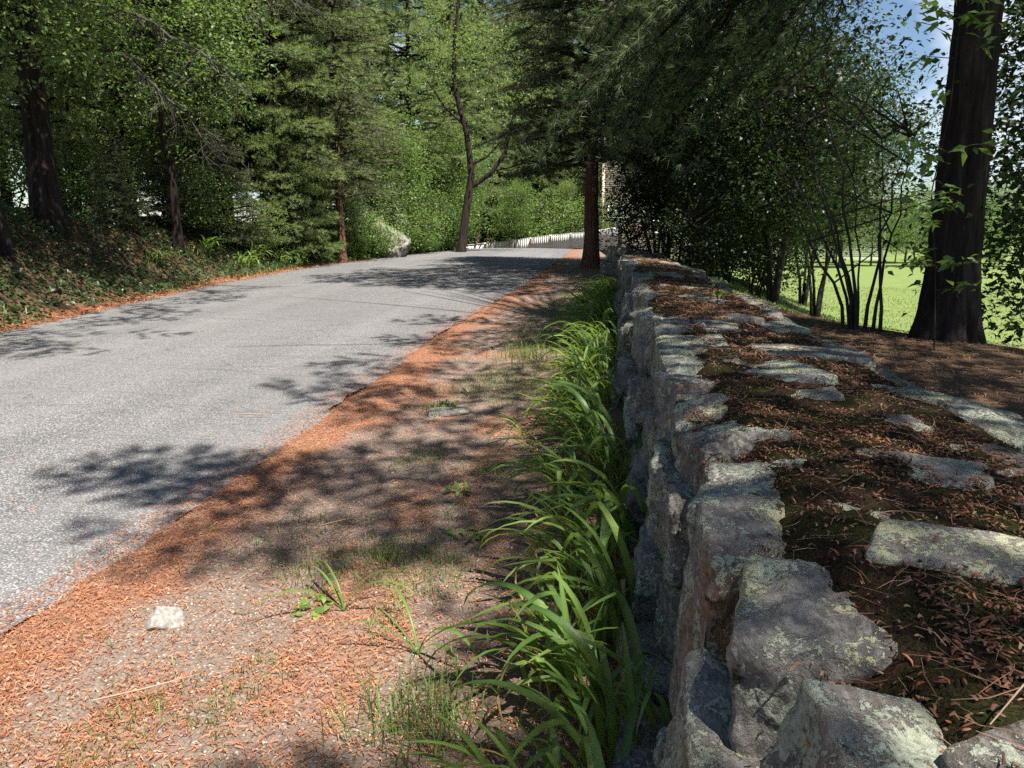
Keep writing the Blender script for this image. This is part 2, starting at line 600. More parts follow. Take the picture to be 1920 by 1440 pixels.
xs = np.concatenate([np.linspace(-600, -60, 12), np.arange(-55, -16, 1.5), np.arange(-16, 8, .3), np.arange(8, 60, 1.5), np.linspace(62, 600, 12)])
ys = np.concatenate([np.linspace(-300, -12, 8), np.arange(-10, 34, .3), np.arange(34, 90, 1.2), np.linspace(95, 900, 14)])
gx, gy, gf = grid(xs, ys)
gzv = ground(gx, gy)
inroad = (gx > XL(gy) - .05) & (gx < .75) & (gy < 75) & (gy > -9)
gzv = gzv - .09 * inroad
lawn = sstep(0, 1.2, gx - np.interp(gy, [-5, 6, 7.5, 8.5, 12, 18, 30], [5.6, 4.3, 3.4, 2.3, 1.5, 1.4, 2.2]) + (fbm(gx, gy, 5) - .5) * 1.2)
path = (np.abs(gy - (49 + .15 * gx)) < 1.3) & (gx > 5)
edge_o = np.clip(1 - np.abs(gx - (XL(gy) - .15)) / .30, 0, 1) * (gy < 24) * (.5 + fbm(gx * 2, gy * 2, 21))
zc = np.stack([np.clip(edge_o, 0, 1), lawn, path * 0.0, np.ones_like(gx)], -1)
g = mesh_np('ground', np.stack([gx, gy, gzv], -1), gf, M['ground'], None, True, col=zc)
tag(g, kind='structure', label='woodland floor, bank and sunny lawn')

u = np.linspace(0, 1, 41)
ry = np.concatenate([np.arange(-8, 30, .12), np.arange(30, 72, .4)])
U_, RY, rf = grid(u, ry)
xl = XL(RY) - .12 + .10 * (fbm(RY * 2.2, RY * 0 + 3, 31) - .5)
xr = XR(RY) + .28 * (fbm(RY * 1.7, RY * 0, 11) - .5) + .10 * (fbm(RY * 9, RY * 0, 12) - .5)
RX = xl + (xr - xl) * U_
rz = prof(RY) + .05 * (1 - (2 * U_ - 1) ** 2) * .6 + .012 * (fbm(RX * .8, RY * .8, 41) - .5)
rd = mesh_np('road', np.stack([RX, RY, rz], -1), rf, M['asphalt'], None, True)
tag(rd, kind='structure', label='sunlit grey asphalt lane climbing to a crest')


def orange_mask(X, Y):
    d = X - XR(Y)
    band = np.exp(-((d - .10) / .30) ** 2)
    n = fbm(X * 2.1, Y * 1.1, 51)
    n2 = fbm(X * 6, Y * 4, 53)
    m = band * 1.35 + sstep(.46, .66, n) * .75 * (d < 1.7) - .25 + (n2 - .5) * .9
    return np.clip(m, 0, 1) * sstep(2.6, 1.3, d)


def verge_z(X, Y):
    d = X - XR(Y)
    n = fbm(X * 3, Y * 3, 61) - .5
    n2 = fbm(X * 13, Y * 13, 62) - .5
    ruts = -.02 * np.exp(-((d - .75) / .25) ** 2)
    return prof(Y) - .035 + .05 * sstep(-.12, .10, d + .16 * n) + .03 * n + .016 * n2 + ruts + .05 * sstep(1.6, 2.3, d)


u = np.linspace(0, 1, 96)
vy = np.concatenate([np.arange(-1, 8, .028), np.arange(8, 36, .12)])
U_, VY, vf = grid(u, vy)
VX = XR(VY) - .3 + (.6 + .3 - XR(VY)) * U_
vz = verge_z(VX, VY)
om = orange_mask(VX, VY)
soil = sstep(1.25, 1.9, VX - XR(VY) + .8 * (fbm(VX * 2, VY * 2, 71) - .5)) * .85
zc = np.stack([om, soil, 0 * om, np.ones_like(om)], -1)
vg = mesh_np('verge', np.stack([VX, VY, vz], -1), vf, M['verge'], None, True, col=zc)
tag(vg, kind='structure', label='gravelly roadside verge with orange pine litter')


def scatter(n, x0, x1, y0, y1, fn, power=1.0):
    y = y0 + (y1 - y0) * RNG.random(n) ** power
    x = x0 + (x1 - x0) * RNG.random(n)
    k = RNG.random(n) < fn(x, y)
    return x[k], y[k]


def strips(P, L, W, lift, rng, curl=.25):
    """small bent strips lying on a surface: 2 quads -> 4 tris"""
    m = len(P)
    a = rng.uniform(0, 2 * np.pi, m)
    d = np.stack([np.cos(a), np.sin(a), rng.normal(0, .18, m)], -1)
    s = np.stack([-np.sin(a), np.cos(a), rng.normal(0, .3, m)], -1)
    L = (L * rng.uniform(.5, 1.3, m))[:, None]
    W = (W * rng.uniform(.7, 1.3, m))[:, None]
    bend = s * L * rng.normal(0, curl, (m, 1))
    up = np.array([0, 0, 1.0])
    z = up * (lift * rng.random((m, 1)))
    mid = P + z + bend + up * W * .5
    a0, a1 = P + z - d * L * .5, P + z + d * L * .5
    V = np.stack([a0 - s * W * .3, a0 + s * W * .3, mid + s * W * .5, mid - s * W * .5, a1 + s * W * .3, a1 - s * W * .3], 1).reshape(-1, 3)
    i = np.arange(m)[:, None] * 6
    F = np.concatenate([i + np.array([[0, 1, 2, 3]]), i + np.array([[3, 2, 4, 5]])], 0)
    return V, F


fn = lambda x, y: np.clip(orange_mask(x, y) * .95 + .40, 0, 1) * (x > XR(y) - .18 - .2 * RNG.random(len(x)) ** 3) * (x < .1)
lx, ly = scatter(150000, -2.7, .1, 1.4, 14, fn, 1.7)
P = np.stack([lx, ly, np.maximum(verge_z(lx, ly), prof(ly) - .002) + .004], -1)
V, F = strips(P, .022, .0032, .010, RNG)
lt = mesh_np('fallen_litter', V, F, M['litter'], None, tint=np.repeat(RNG.beta(2, 2, len(P)), 6))
tag(lt, 'orange fallen pine catkins and needles along the road edge', 'litter', kind='stuff')
# stray litter on the asphalt edge and far verge strip
lx, ly = scatter(26000, -9.4, -7.2, 6, 26, lambda x, y: np.exp(-((x - XL(y) + .10) / .16) ** 2) * .9)
P = np.stack([lx, ly, np.maximum(ground(lx, ly), prof(ly)) + .01], -1)
V, F = strips(P, .07, .014, .02, RNG)
lt2 = mesh_np('fallen_litter', V, F, M['litter'], None, tint=np.repeat(RNG.beta(2, 2, len(P)), 6))
tag(lt2, 'orange needle litter at the foot of the wooded bank', 'litter', kind='stuff')
lx, ly = scatter(3000, -8.2, -2, 1.5, 16, lambda x, y: .10 + .8 * np.exp(-((x - XR(y) + .1) / .35) ** 2))
P = np.stack([lx, ly, prof(ly) + .034], -1)
V, F = strips(P, .03, .0035, .002, RNG)
lt3 = mesh_np('fallen_litter', V, F, M['litter'], None, tint=np.repeat(RNG.beta(2, 2, len(P)), 6))
tag(lt3, 'stray needles blown over the asphalt', 'litter', kind='stuff')
# forest floor leaf litter on the bank
lx, ly = scatter(16000, -17, -8, 6, 26, lambda x, y: sstep(.5, 1.5, XL(y) - x) * .8)
P = np.stack([lx, ly, ground(lx, ly) + .01], -1)
V, F = strips(P, .09, .04, .03, RNG)
lt4 = mesh_np('leaf_litter', V, F, M['deadneedle'], None, tint=np.repeat(RNG.beta(2, 2, len(P)), 6))
tag(lt4, 'brown dead leaves on the woodland floor above the bank', 'litter', kind='stuff')
# pebbles on the verge
lx, ly = scatter(5200, -2.4, -.2, 1.5, 9, lambda x, y: .35 + 0 * x, 1.6)
r = .0025 + .007 * RNG.random(len(lx)) ** 3
oct_ = np.array([[1, 0, 0], [0, 1, 0], [-1, 0, 0], [0, -1, 0], [0, 0, .7], [0, 0, -.7]])
of = np.array([[0, 1, 4], [1, 2, 4], [2, 3, 4], [3, 0, 4], [1, 0, 5], [2, 1, 5], [3, 2, 5], [0, 3, 5]])
P = np.stack([lx, ly, verge_z(lx, ly) + r * .3], -1)
V = (P[:, None, :] + (oct_[None] + RNG.normal(0, .22, (len(P), 6, 3))) * r[:, None, None]).reshape(-1, 3)
F = (np.arange(len(P))[:, None, None] * 6 + of[None]).reshape(-1, 3)
pb = mesh_np('gravel', V, F, M['pebble'], None, False)
tag(pb, 'loose pale gravel scattered over the verge', 'gravel', kind='stuff')


def blades(P, H, W, rng, lean=.5, dirn=None):
    """grass blades: three vertices wide base, bent, 3 tris each"""
    m = len(P)
    a = rng.uniform(0, 2 * np.pi, m)
    d = np.stack([np.cos(a), np.sin(a), 0 * a], -1)
    if dirn is not None:
        d = nrm(d + dirn)
    s = np.stack([-d[:, 1], d[:, 0], 0 * a], -1)
    H = (H * rng.uniform(.45, 1.2, m))[:, None]
    ln = lean * rng.uniform(.2, 1.4, (m, 1))
    up = np.array([0, 0, 1.0])
    mid = P + up * H * .6 + d * H * ln * .3
    tip = P + up * H * (1.0 - .45 * ln) + d * H * ln
    w = W * rng.uniform(.7, 1.3, (m, 1))
    V = np.stack([P - s * w * .5, P + s * w * .5, mid - s * w * .4, mid + s * w * .4, tip], 1).reshape(-1, 3)
    i = np.arange(m)[:, None] * 5
    F = np.concatenate([i + np.array([[0, 1, 3]]), i + np.array([[0, 3, 2]]), i + np.array([[2, 3, 4]])], 0)
    return V, F


# sparse grass growing in the verge (green patches away from the asphalt)
def gm(x, y):
    d = x - XR(y)
    return np.clip(sstep(.55, .68, fbm(x * 2.6, y * 2.0, 81)) * sstep(.35, 1.2, d) + .8 * sstep(6.0, 8.0, y) * sstep(.75, 1.1, d) * (fbm(x * 2, y, 85) > .42), 0, 1) * (x < .12)


lx, ly = scatter(80000, -2.1, .15, 1.5, 15, gm, 1.3)
P = np.stack([lx, ly, verge_z(lx, ly) - .002], -1)
V, F = blades(P, .055, .0032, RNG, .8)
gr = mesh_np('verge_grass', V, F, M['grass'], None, tint=np.repeat(RNG.beta(2.2, 2, len(P)), 5))
tag(gr, 'short patchy grass growing through the verge', 'grass', kind='stuff')
lx, ly = scatter(2600, -2.3, -.9, 1.7, 9, lambda x, y: (vn(x * 9, y * 7, 91) > .80) * (vn(x * 30, y * 26, 92) > .5) * 1.0, 1.3)
P = np.stack([lx, ly, verge_z(lx, ly) - .002], -1)
V, F = blades(P, .06, .005, RNG, 1.0)
gr = mesh_np('sprout_grass', V, F, M['weed'], None, tint=np.repeat(RNG.beta(2, 2, len(P)), 5))
tag(gr, 'tiny green grass sprouts in the orange litter', 'grass', kind='stuff')
# lawn blades (near edge of the lawn)
lx, ly = scatter(24000, 1.6, 16, 8, 32, lambda x, y: 1.0 * (x > np.interp(y, [6, 8.5, 12, 18, 30], [5.0, 2.8, 2.0, 1.8, 2.4])))
P = np.stack([lx, ly, ground(lx, ly) - .005], -1)
V, F = blades(P, .06, .02, RNG, .6)
gr = mesh_np('lawn_grass', V, F, M['grass'], None, tint=np.repeat(RNG.beta(2.4, 2, len(P)), 5))
tag(gr, 'mown grass blades of the sunny lawn', 'grass', kind='stuff')

# ------------------------------------------------------------------ dry stone wall
def stone_mesh(name, size, level, seed, boxy=5.0, npts=18, rough=1.0):
    rg = np.random.default_rng(seed)
    # a split fieldstone: a box with unequal faces whose corners are knocked off, plus a few face points
    cor = np.array([[x, y, z] for x in (-1, 1) for y in (-1, 1) for z in (-1, 1)], float)
    jit = .80 / boxy
    d = []
    for c in cor:
        c = c * (1 - rg.uniform(0, jit, 3) * rg.choice([.35, 1.0], 3))
        if rg.random() < .55:                       # chipped corner -> three points
            k = rg.uniform(.08, .28)
            for a in range(3):
                q = c.copy()
                q[a] *= 1 - k * rg.uniform(.6, 1.4)
                d.append(q)
        else:
            d.append(c)
    for a in range(3):
        for sg in (-1, 1):
            q = rg.uniform(-.5, .5, 3)
            q[a] = sg * rg.uniform(.92, 1.06)
            d.append(q)
    d = np.array(d)
    s = np.array(size) * .5
    bm = bmesh.new()
    for q in d:
        bm.verts.new(q * s)
    r = bmesh.ops.convex_hull(bm, input=bm.verts)
    junk = list({e for e in r['geom_interior'] + r['geom_unused'] if isinstance(e, bmesh.types.BMVert)})
    bmesh.ops.delete(bm, geom=junk, context='VERTS')
    # stretch back to the wanted size
    co = np.array([v.co for v in bm.verts])
    mn, mx = co.min(0), co.max(0)
    for v in bm.verts:
        v.co = Vector(((np.array(v.co) - (mn + mx) / 2) / (mx - mn) * np.array(size)))
    for i in range(level):
        bmesh.ops.subdivide_edges(bm, edges=bm.edges[:], cuts=1, use_grid_fill=True)
        if i >= 1:
            bmesh.ops.smooth_vert(bm, verts=bm.verts[:], factor=.03 if i == 1 else .14, use_axis_x=True, use_axis_y=True, use_axis_z=True)
    bmesh.ops.triangulate(bm, faces=bm.faces[:])
    bm.normal_update()
    amp = min(size) * rough
    off = Vector(rg.uniform(-50, 50, 3))
    for v in bm.verts:
        p = v.co + off
        n = mnoise.fractal(p * 6.0, 1.0, 2.0, 3) * .040 + mnoise.fractal(p * 24.0, .8, 2.1, 4) * .034
        n += (.30 - abs(mnoise.noise(p * 9.0 + Vector((3, 1, 7))))) * .06
        # layered, slightly stepped faces
        n += .05 * (abs((p.z * 9 + p.y * 3 + mnoise.noise(p * 4)) % 1.0 - .5) - .25) * .5
        v.co += v.normal * n * amp
    me = bpy.data.meshes.new(name)
    for f in bm.faces:
        f.smooth = level >= 2
    bm.to_mesh(me)
    bm.free()
    return me


wall = empty('stone_wall', (.7, 8, 0), 'low dry fieldstone wall with mossy litter-strewn top running beside the verge', 'stone wall')
WO = Vector((.7, 8, 0))
SM = ['stone_a', 'stone_b', 'stone_c', 'stone_d']
nst = [0]


def stone(c, size, level, rot=(0, 0, 0), mat=None, boxy=5.0, rough=1.0, label=None):
    nst[0] += 1
    me = stone_mesh('stone', size, level, 1000 + nst[0] * 7, boxy, rough=rough)
    me.materials.append(M[mat or SM[nst[0] * 5 % 4]])
    o = bpy.data.objects.new('stone', me)
    COL.objects.link(o)
    o.parent = wall
    o.location = Vector(c) - WO
    o.rotation_euler = rot
    if label:
        o['label'] = label
    return o


def bed_z(X, Y):
    n = fbm(X * 3.2, Y * 3.2, 101) - .5
    n2 = fbm(X * 14, Y * 14, 102) - .5
    z = WALL_TOP - .008 + .05 * n + .035 * n2 + .012 * (fbm(X * 45, Y * 45, 103) - .5) - .05 * np.clip((X - .5) / .6, 0, 1)
    z = z - .05 * sstep(.42, .34, X) - .40 * sstep(1.12, 1.60, X)
    z = z - .5 * sstep(WALL_END - .5, WALL_END + .2, Y)
    return z


wx = np.linspace(.345, 1.7, 68)
wy = np.concatenate([np.arange(-.5, 4, .02), np.arange(4, 20, .07)])
bx, by, bf = grid(wx, wy)
bz = np.maximum(bed_z(bx, by), ground(bx, by) - .03)
bed = mesh_np('moss_bed', np.stack([bx - WO.x, by - WO.y, bz], -1), bf, M['moss'], wall, True)
bed['label'] = 'dark moss and humus filling the wall top'
tb = Tubes()
cyy = np.linspace(-.5, WALL_END - .3, 30)
cv = []
for y in cyy:
    p0 = float(prof(y)) - .15
    cv += [(.30, y, p0), (.46, y, .80), (1.0, y, .80), (1.1, y, p0)]
cv = np.array(cv) - np.array(WO)
i = np.arange(len(cyy) - 1)[:, None] * 4
j = np.arange(4)[None]
cf = np.stack([i + j, i + (j + 1) % 4, i + 4 + (j + 1) % 4, i + 4 + j], -1).reshape(-1, 4)
cf = np.concatenate([cf, [[0, 3, 2, 1]], [[len(cv) - 4, len(cv) - 3, len(cv) - 2, len(cv) - 1]]])
mesh_np('earth_core', cv, cf, M['moss'], wall)

def fx(z):
    return .10 + .20 * z / .95


# stones that can be matched one by one near the viewer
stone((.58, .70, .845), (.36, .40, .22), 4, (.10, -.06, .35), 'stone_c', 4.5, .8, 'dark slab with round pale lichen patches')
stone((.33, .80, .76), (.24, .26, .38), 4, (.10, .20, .10), 'stone_b', 4.5, .8, 'pale green lichen-crusted stone')
stone((.25, 1.10, .56), (.28, .34, .40), 4, (.16, .12, -.05), 'stone_b', 5, .8, 'squared lichened stone jutting out of the face')
stone((.35, 1.20, .765), (.25, .40, .33), 4, (-.04, -.08, -.22), 'stone_a', 4, 1.0, 'pitted pale stone with moss-filled hollows')
stone((.49, 1.02, .845), (.18, .20, .14), 4, (0, .1, .4), 'stone_b', 4, .9)
stone((.30, 1.52, .62), (.24, .30, .56), 4, (.12, .08, .02), 'stone_d', 6, .8, 'tall rust-brown slab on edge')
stone((.365, 1.77, .775), (.26, .38, .30), 4, (.06, -.10, -.28), 'stone_b', 4, .8, 'smooth grey capstone with lichen on its flat top')
stone((.37, 2.20, .79), (.27, .33, .31), 4, (-.06, -.12, .22), 'stone_c', 3.6, .8)
stone((.545, 1.56, .885), (.11, .13, .09), 3, (.1, .1, .5), 'stone_b')
stone((.575, 1.33, .885), (.12, .14, .10), 3, (.1, .2, .2), 'stone_b', 4)
stone((.36, 2.60, .77), (.26, .34, .33), 4, (.05, -.14, -.15), 'stone_a', 3.6, .9)
stone((.35, 2.98, .785), (.28, .32, .31), 4, (-.04, -.05, .2), 'stone_d', 4, .9)
stone((.42, 3.70, .755), (.36, .98, .38), 4, (.02, -.04, -.02), 'stone_b', 6, .5, 'long pale lichened block along the edge')
stone((.28, .42, .74), (.28, .46, .36), 3)
for (y, z, l, h, m) in [(1.86, .64, .34, .26, 3), (2.22, .63, .34, .28, 0), (2.60, .61, .40, .28, 1), (3.0, .60, .40, .30, 3), (3.40, .56, .42, .28, 0), (3.82, .54, .46, .26, 2), (4.15, .55, .34, .3, 0),
                        (.72, .46, .36, .30, 2), (1.02, .28, .40, .26, 0), (1.42, .26, .36, .26, 1), (1.80, .34, .36, .28, 0), (2.18, .32, .36, .26, 2), (2.56, .30, .38, .26, 0), (2.98, .28, .40, .26, 1), (3.42, .27, .42, .24, 3), (3.86, .26, .42, .22, 0),
                        (.6, .16, .44, .32, 0), (1.0, .04, .42, .26, 3), (1.42, .03, .40, .24, 0), (1.84, .08, .40, .26, 2), (2.26, .08, .42, .24, 0), (2.70, .06, .44, .24, 1), (3.16, .06, .44, .24, 0), (3.62, .06, .44, .24, 3)]:
    q = random.Random(y * 10 + z)
    stone((fx(z) + .165 + q.uniform(-.075, .04), y + q.uniform(-.03, .03), z), (.34, l * q.uniform(.84, .96), h * q.uniform(.90, 1.06)), 4 if y < 2.4 and z > .2 else 3, (q.uniform(-.30, .30), q.uniform(-.10, .16), q.uniform(-.16, .16)), SM[m], q.uniform(2.7, 4.0), 1.2)
for (y, z) in [(.95, .66), (1.34, .42), (1.70, .74), (1.98, .72), (2.42, .70), (2.8, .66), (3.2, .68)]:
    stone((.345, y, z), (.16, .18, .14), 3, (.2, .1, y), None, 4.5)
rs = np.random.default_rng(77)


def level_at(y):
    return 3 if y < 5 else (2 if y < 11 else 1)


# left face in rough courses (lower ones start at the near end, the cap course beyond the hand-set stones)
for course, (z0, z1) in enumerate([(-.06, .28), (.22, .54), (.46, .82)]):
    y = [3.85, 4.1, 4.35][course] + rs.uniform(0, .15)
    while y < WALL_END - .3:
        L = rs.uniform(.28, .72) * (1 if y < 9 else 1.35)
        pg = float(prof(y))
        a = pg + (z0 + .06) * (1 - pg / .95) - .05
        b = pg + z1 * (1 - pg / .95)
        h = b - a + rs.uniform(-.02, .06)
        dx = rs.uniform(-.06, .09)
        stone((fx((a + b) / 2) + .17 - dx * .8, y + L / 2, (a + b) / 2 + rs.uniform(-.03, .03)), (.34 + dx, L * .88, h * .90), level_at(y),
              (rs.uniform(-.26, .26), rs.uniform(-.12, .14), rs.uniform(-.14, .14)), SM[rs.choice(4, p=[.35, .25, .15, .25])], rs.uniform(2.6, 4.2), 1.2)
        y += L
y = 4.3
while y < WALL_END - .2:
    L = rs.uniform(.42, .95)
    h = rs.uniform(.28, .38)
    w = rs.uniform(.24, .40)
    top = WALL_TOP + rs.uniform(-.03, .045)
    stone((.235 + w / 2 + rs.uniform(-.035, .035), y + L / 2, top - h / 2 - .03 + rs.uniform(-.02, .03)), (w, L * .90, h), level_at(y),
          (rs.uniform(-.07, .07), rs.uniform(-.14, .05), rs.uniform(-.12, .12)), SM[rs.choice(4, p=[.35, .3, .2, .15])], rs.uniform(3.0, 5.0), 1.0)
    y += L * 1.01
# far end of the wall: tumbled pale boulders
for c, s in [((.25, 19.2, .86), (.55, .6, .40)), ((.05, 19.3, .55), (.55, .6, .36)), ((.65, 19.4, .80), (.5, .5, .4)), ((1.0, 19.1, .72), (.5, .6, .4)), ((.3, 18.7, .98), (.4, .5, .18))]:
    stone(c, s, 2, (rs.uniform(-.2, .2), rs.uniform(-.2, .2), rs.uniform(0, 3)), 'stone_a', 3)
# slabs showing through the moss on the top: (x, y, length x, length y, yaw)
for (x, y, lx_, ly_, a) in [(.68, 3.22, .36, .42, .2), (.98, 3.85, .55, .42, -.1), (1.18, 3.05, .22, .30, .3), (.83, 2.45, .30, .18, 0), (.78, 1.92, .34, .26, -.35),
                            (1.02, 2.12, .32, .36, .2), (.64, 1.33, .38, .20, -.25), (.95, 1.62, .2, .3, .3), (.72, 2.75, .22, .16, .3), (.62, 4.55, .26, .5, 0),
                            (.86, 5.3, .24, .4, .2), (1.08, 5.0, .22, .5, .1), (1.2, 6.2, .25, .8, 0), (.72, 6.6, .3, .5, .3), (1.22, 7.4, .3, .9, .05),
                            (.8, 8.2, .3, .5, .5), (1.2, 9.0, .3, .9, 0), (.75, 10.0, .3, .7, .1), (1.1, 10.6, .35, .9, 0), (1.08, 12.2, .35, 1., 0),
                            (.8, 12.8, .35, .8, .2), (1.05, 14, .4, 1.0, 0), (.75, 15.2, .4, .9, 0), (1.05, 16.2, .4, 1.0, 0), (.7, 17.4, .4, .9, 0), (1.05, 18.0, .4, .9, 0),
                            (.86, .92, .24, .26, .6), (.60, .38, .3, .3, .2), (1.22, 1.35, .26, .34, .2), (1.30, 2.55, .22, .40, .1), (1.32, 4.4, .2, .45, .1), (1.0, .55, .3, .3, 0)]:
    th = .14
    stone((x, y, float(bed_z(x, y)) - th * .5 + rs.uniform(-.002, .022)), (lx_, ly_, th), level_at(y), (rs.uniform(-.05, .05), rs.uniform(-.08, .08), a),
          SM[rs.choice([0, 1, 2], p=[.35, .35, .3])], 3.0, .7)
# back face, just showing over the bank
y = -.2
while y < WALL_END - .3:
    L = rs.uniform(.4, .9)
    stone((1.32 + rs.uniform(-.04, .05), y + L / 2, .66 + rs.uniform(-.06, .05)), (.32, L, .34), 2 if y < 6 else 1, (0, .15, rs.uniform(-.1, .1)), SM[rs.choice(3)], 3.5)
    y += L * 1.25

# catkins and needles on the wall top
def catkins(P, L, W, rng):
    m = len(P)
    a = rng.uniform(0, 2 * np.pi, m)
    t = np.linspace(0, 1, 4)
    k = 4
    cu = rng.normal(0, .55, m)
    tilt = rng.normal(0, .35, m)
    L = L * rng.uniform(.55, 1.25, m)
    W = W * rng.uniform(.7, 1.25, m)
    ang = a[:, None] + cu[:, None] * (t[None] - .5) * 2
    st = np.stack([np.cos(ang), np.sin(ang), np.tan(tilt)[:, None] + 0 * ang], -1) * (L / 3)[:, None, None]
    C = P[:, None, :] + np.cumsum(st, 1) - st.sum(1, keepdims=True) * .5
    s = np.stack([-np.sin(ang), np.cos(ang), 0 * ang], -1)
    up = np.array([0, 0, 1.0])
    prof_w = np.array([.45, 1, 1, .4])
    ring = []
    for q in range(k):
        th = 2 * np.pi * q / k + .4
        ring.append(C + (s * math.cos(th) + up * math.sin(th)) * (W[:, None] * prof_w[None] * .5)[..., None])
    V = np.stack(ring, 2)           # m,4,k,3
    V = V.reshape(m, -1, 3)
    F = []
    for r_ in range(3):
        for q in range(k):
            F.append([r_ * k + q, r_ * k + (q + 1) % k, (r_ + 1) * k + (q + 1) % k, (r_ + 1) * k + q])
    F.append([0, 3, 2, 1])
    F.append([12, 13, 14, 15])
    F = (np.arange(m)[:, None, None] * 16 + np.array(F)[None]).reshape(-1, 4)
    return V.reshape(-1, 3), F


cmask = lambda x, y: np.clip(.14 + 1.3 * sstep(.44, .62, fbm(x * 3.4, y * 2.6, 111)) * (.4 + .9 * fbm(x * 14, y * 14, 112)), 0, 1)
lx, ly = scatter(19000, .25, 1.45, .35, 9, cmask, 2.0)
P = np.stack([lx, ly, bed_z(lx, ly) + .004 + .006 * RNG.random(len(lx))], -1) - np.array(WO)
V, F = catkins(P, .017, .0046, RNG)
o = mesh_np('catkin_litter', V, F, M['catkin'], wall, True, tint=np.repeat(RNG.beta(1.6, 2, len(P)), 16))
tag(o, 'rusty fallen catkins lying on the moss', kind='stuff')
lx, ly = scatter(26000, .34, 1.4, 3.5, 19, lambda x, y: .5 * cmask(x, y) + .12)
P = np.stack([lx, ly, bed_z(lx, ly) + .006], -1) - np.array(WO)
V, F = strips(P, .06, .008, .01, RNG, .2)
o = mesh_np('needle_litter', V, F, M['deadneedle'], wall, False, tint=np.repeat(RNG.beta(2, 2, len(P)), 6))
tag(o, 'brown needle litter over the far wall top', kind='stuff')
lx, ly = scatter(3200, .30, 1.3, .35, 5, lambda x, y: .55 + 0 * x, 1.5)
P = np.stack([lx, ly, bed_z(lx, ly) + .012], -1) - np.array(WO)
V, F = strips(P, .075, .0011, .014, RNG, .12)
o = mesh_np('dead_needles', V, F, M['deadneedle'], wall, False, tint=np.repeat(RNG.beta(2, 2, len(P)), 6))
tag(o, 'long dry pine needles strewn on the wall top', kind='stuff')
lx, ly = scatter(22000, .26, 1.3, .35, 6, lambda x, y: .25 + .6 * cmask(x, y), 1.8)
P = np.stack([lx, ly, bed_z(lx, ly) + .003], -1) - np.array(WO)
V, F = strips(P, .011, .0045, .006, RNG, .3)
o = mesh_np('debris', V, F, M['deadneedle'], wall, False, tint=np.repeat(RNG.beta(1.2, 3, len(P)), 6))
tag(o, 'crumbled brown scales and bark bits on the wall top', kind='stuff')
# fine moss nap
lx, ly = scatter(40000, .28, 1.25, .3, 5, lambda x, y: .15 + sstep(.45, .6, fbm(x * 6, y * 6, 121)), 1.8)
P = np.stack([lx, ly, bed_z(lx, ly) - .002], -1) - np.array(WO)
V, F = blades(P, .012, .0022, RNG, .5)
mm_ = foliage_mat('moss_nap', (.010, .012, .005), (.03, .035, .012), (.075, .08, .025), .1, .9, .1)
o = mesh_np('moss_nap', V, F, mm_, wall, False, tint=np.repeat(RNG.beta(2, 2, len(P)), 5))
tag(o, 'dark low moss cushions on the wall top', kind='stuff')
# berm litter behind the wall
lx, ly = scatter(30000, 1.25, 4.6, 1.5, 11, lambda x, y: .7 + 0 * x)
P = np.stack([lx, ly, ground(lx, ly) + .008], -1)
V, F = strips(P, .05, .0045, .010, RNG)
o = mesh_np('needle_litter', V, F, M['deadneedle'], None, False, tint=np.repeat(RNG.beta(2, 2, len(P)), 6))
tag(o, 'brown needle litter on the ground behind the stone wall', 'litter', kind='stuff')

# ------------------------------------------------------------------ day lilies along the wall foot
def blade_mesh(name, L, W, arch, seed, twist=0.0, fold=None):
    rg = np.random.default_rng(seed)
    n = 12
    W = W * 1.25
    t = np.linspace(0, 1, n)
    el = np.radians(78) - arch * t ** 1.3          # elevation angle along the blade
    if fold is not None:
        el = np.where(t > fold, el - 1.1, el)
    ds = L / (n - 1)
    x = np.concatenate([[0], np.cumsum(np.cos(el[:-1]) * ds)])
    z = np.concatenate([[0], np.cumsum(np.sin(el[:-1]) * ds)])
    side = rg.normal(0, .10) * t ** 2 * L
    w = W * np.interp(t, [0, .15, .55, .85, 1], [.55, .9, 1.0, .55, .02])
    tw = twist * t
    c = np.stack([x, side, z], -1)
    nx, nz = -np.sin(el), np.cos(el)
    sd = np.stack([nx * np.sin(tw), np.cos(tw), nz * np.sin(tw)], -1)
    up = np.stack([nx * np.cos(tw), -np.sin(tw), nz * np.cos(tw)], -1)
    V = np.stack([c - sd * w[:, None] * .5 + up * w[:, None] * .16, c, c + sd * w[:, None] * .5 + up * w[:, None] * .16], 1).reshape(-1, 3)
    i = np.arange(n - 1)[:, None] * 3
    F = np.concatenate([i + np.array([[0, 1, 4, 3]]), i + np.array([[1, 2, 5, 4]])], 0)
    tint = np.repeat(np.clip(.38 + .2 * rg.normal() + .25 * t ** 3, 0, 1), 3) + np.tile([0, .16, -.05], n)
    o = mesh_np(name, V, F, M['lily'], None, True, tint=tint)
    me = o.data
    bpy.data.objects.remove(o)
    return me


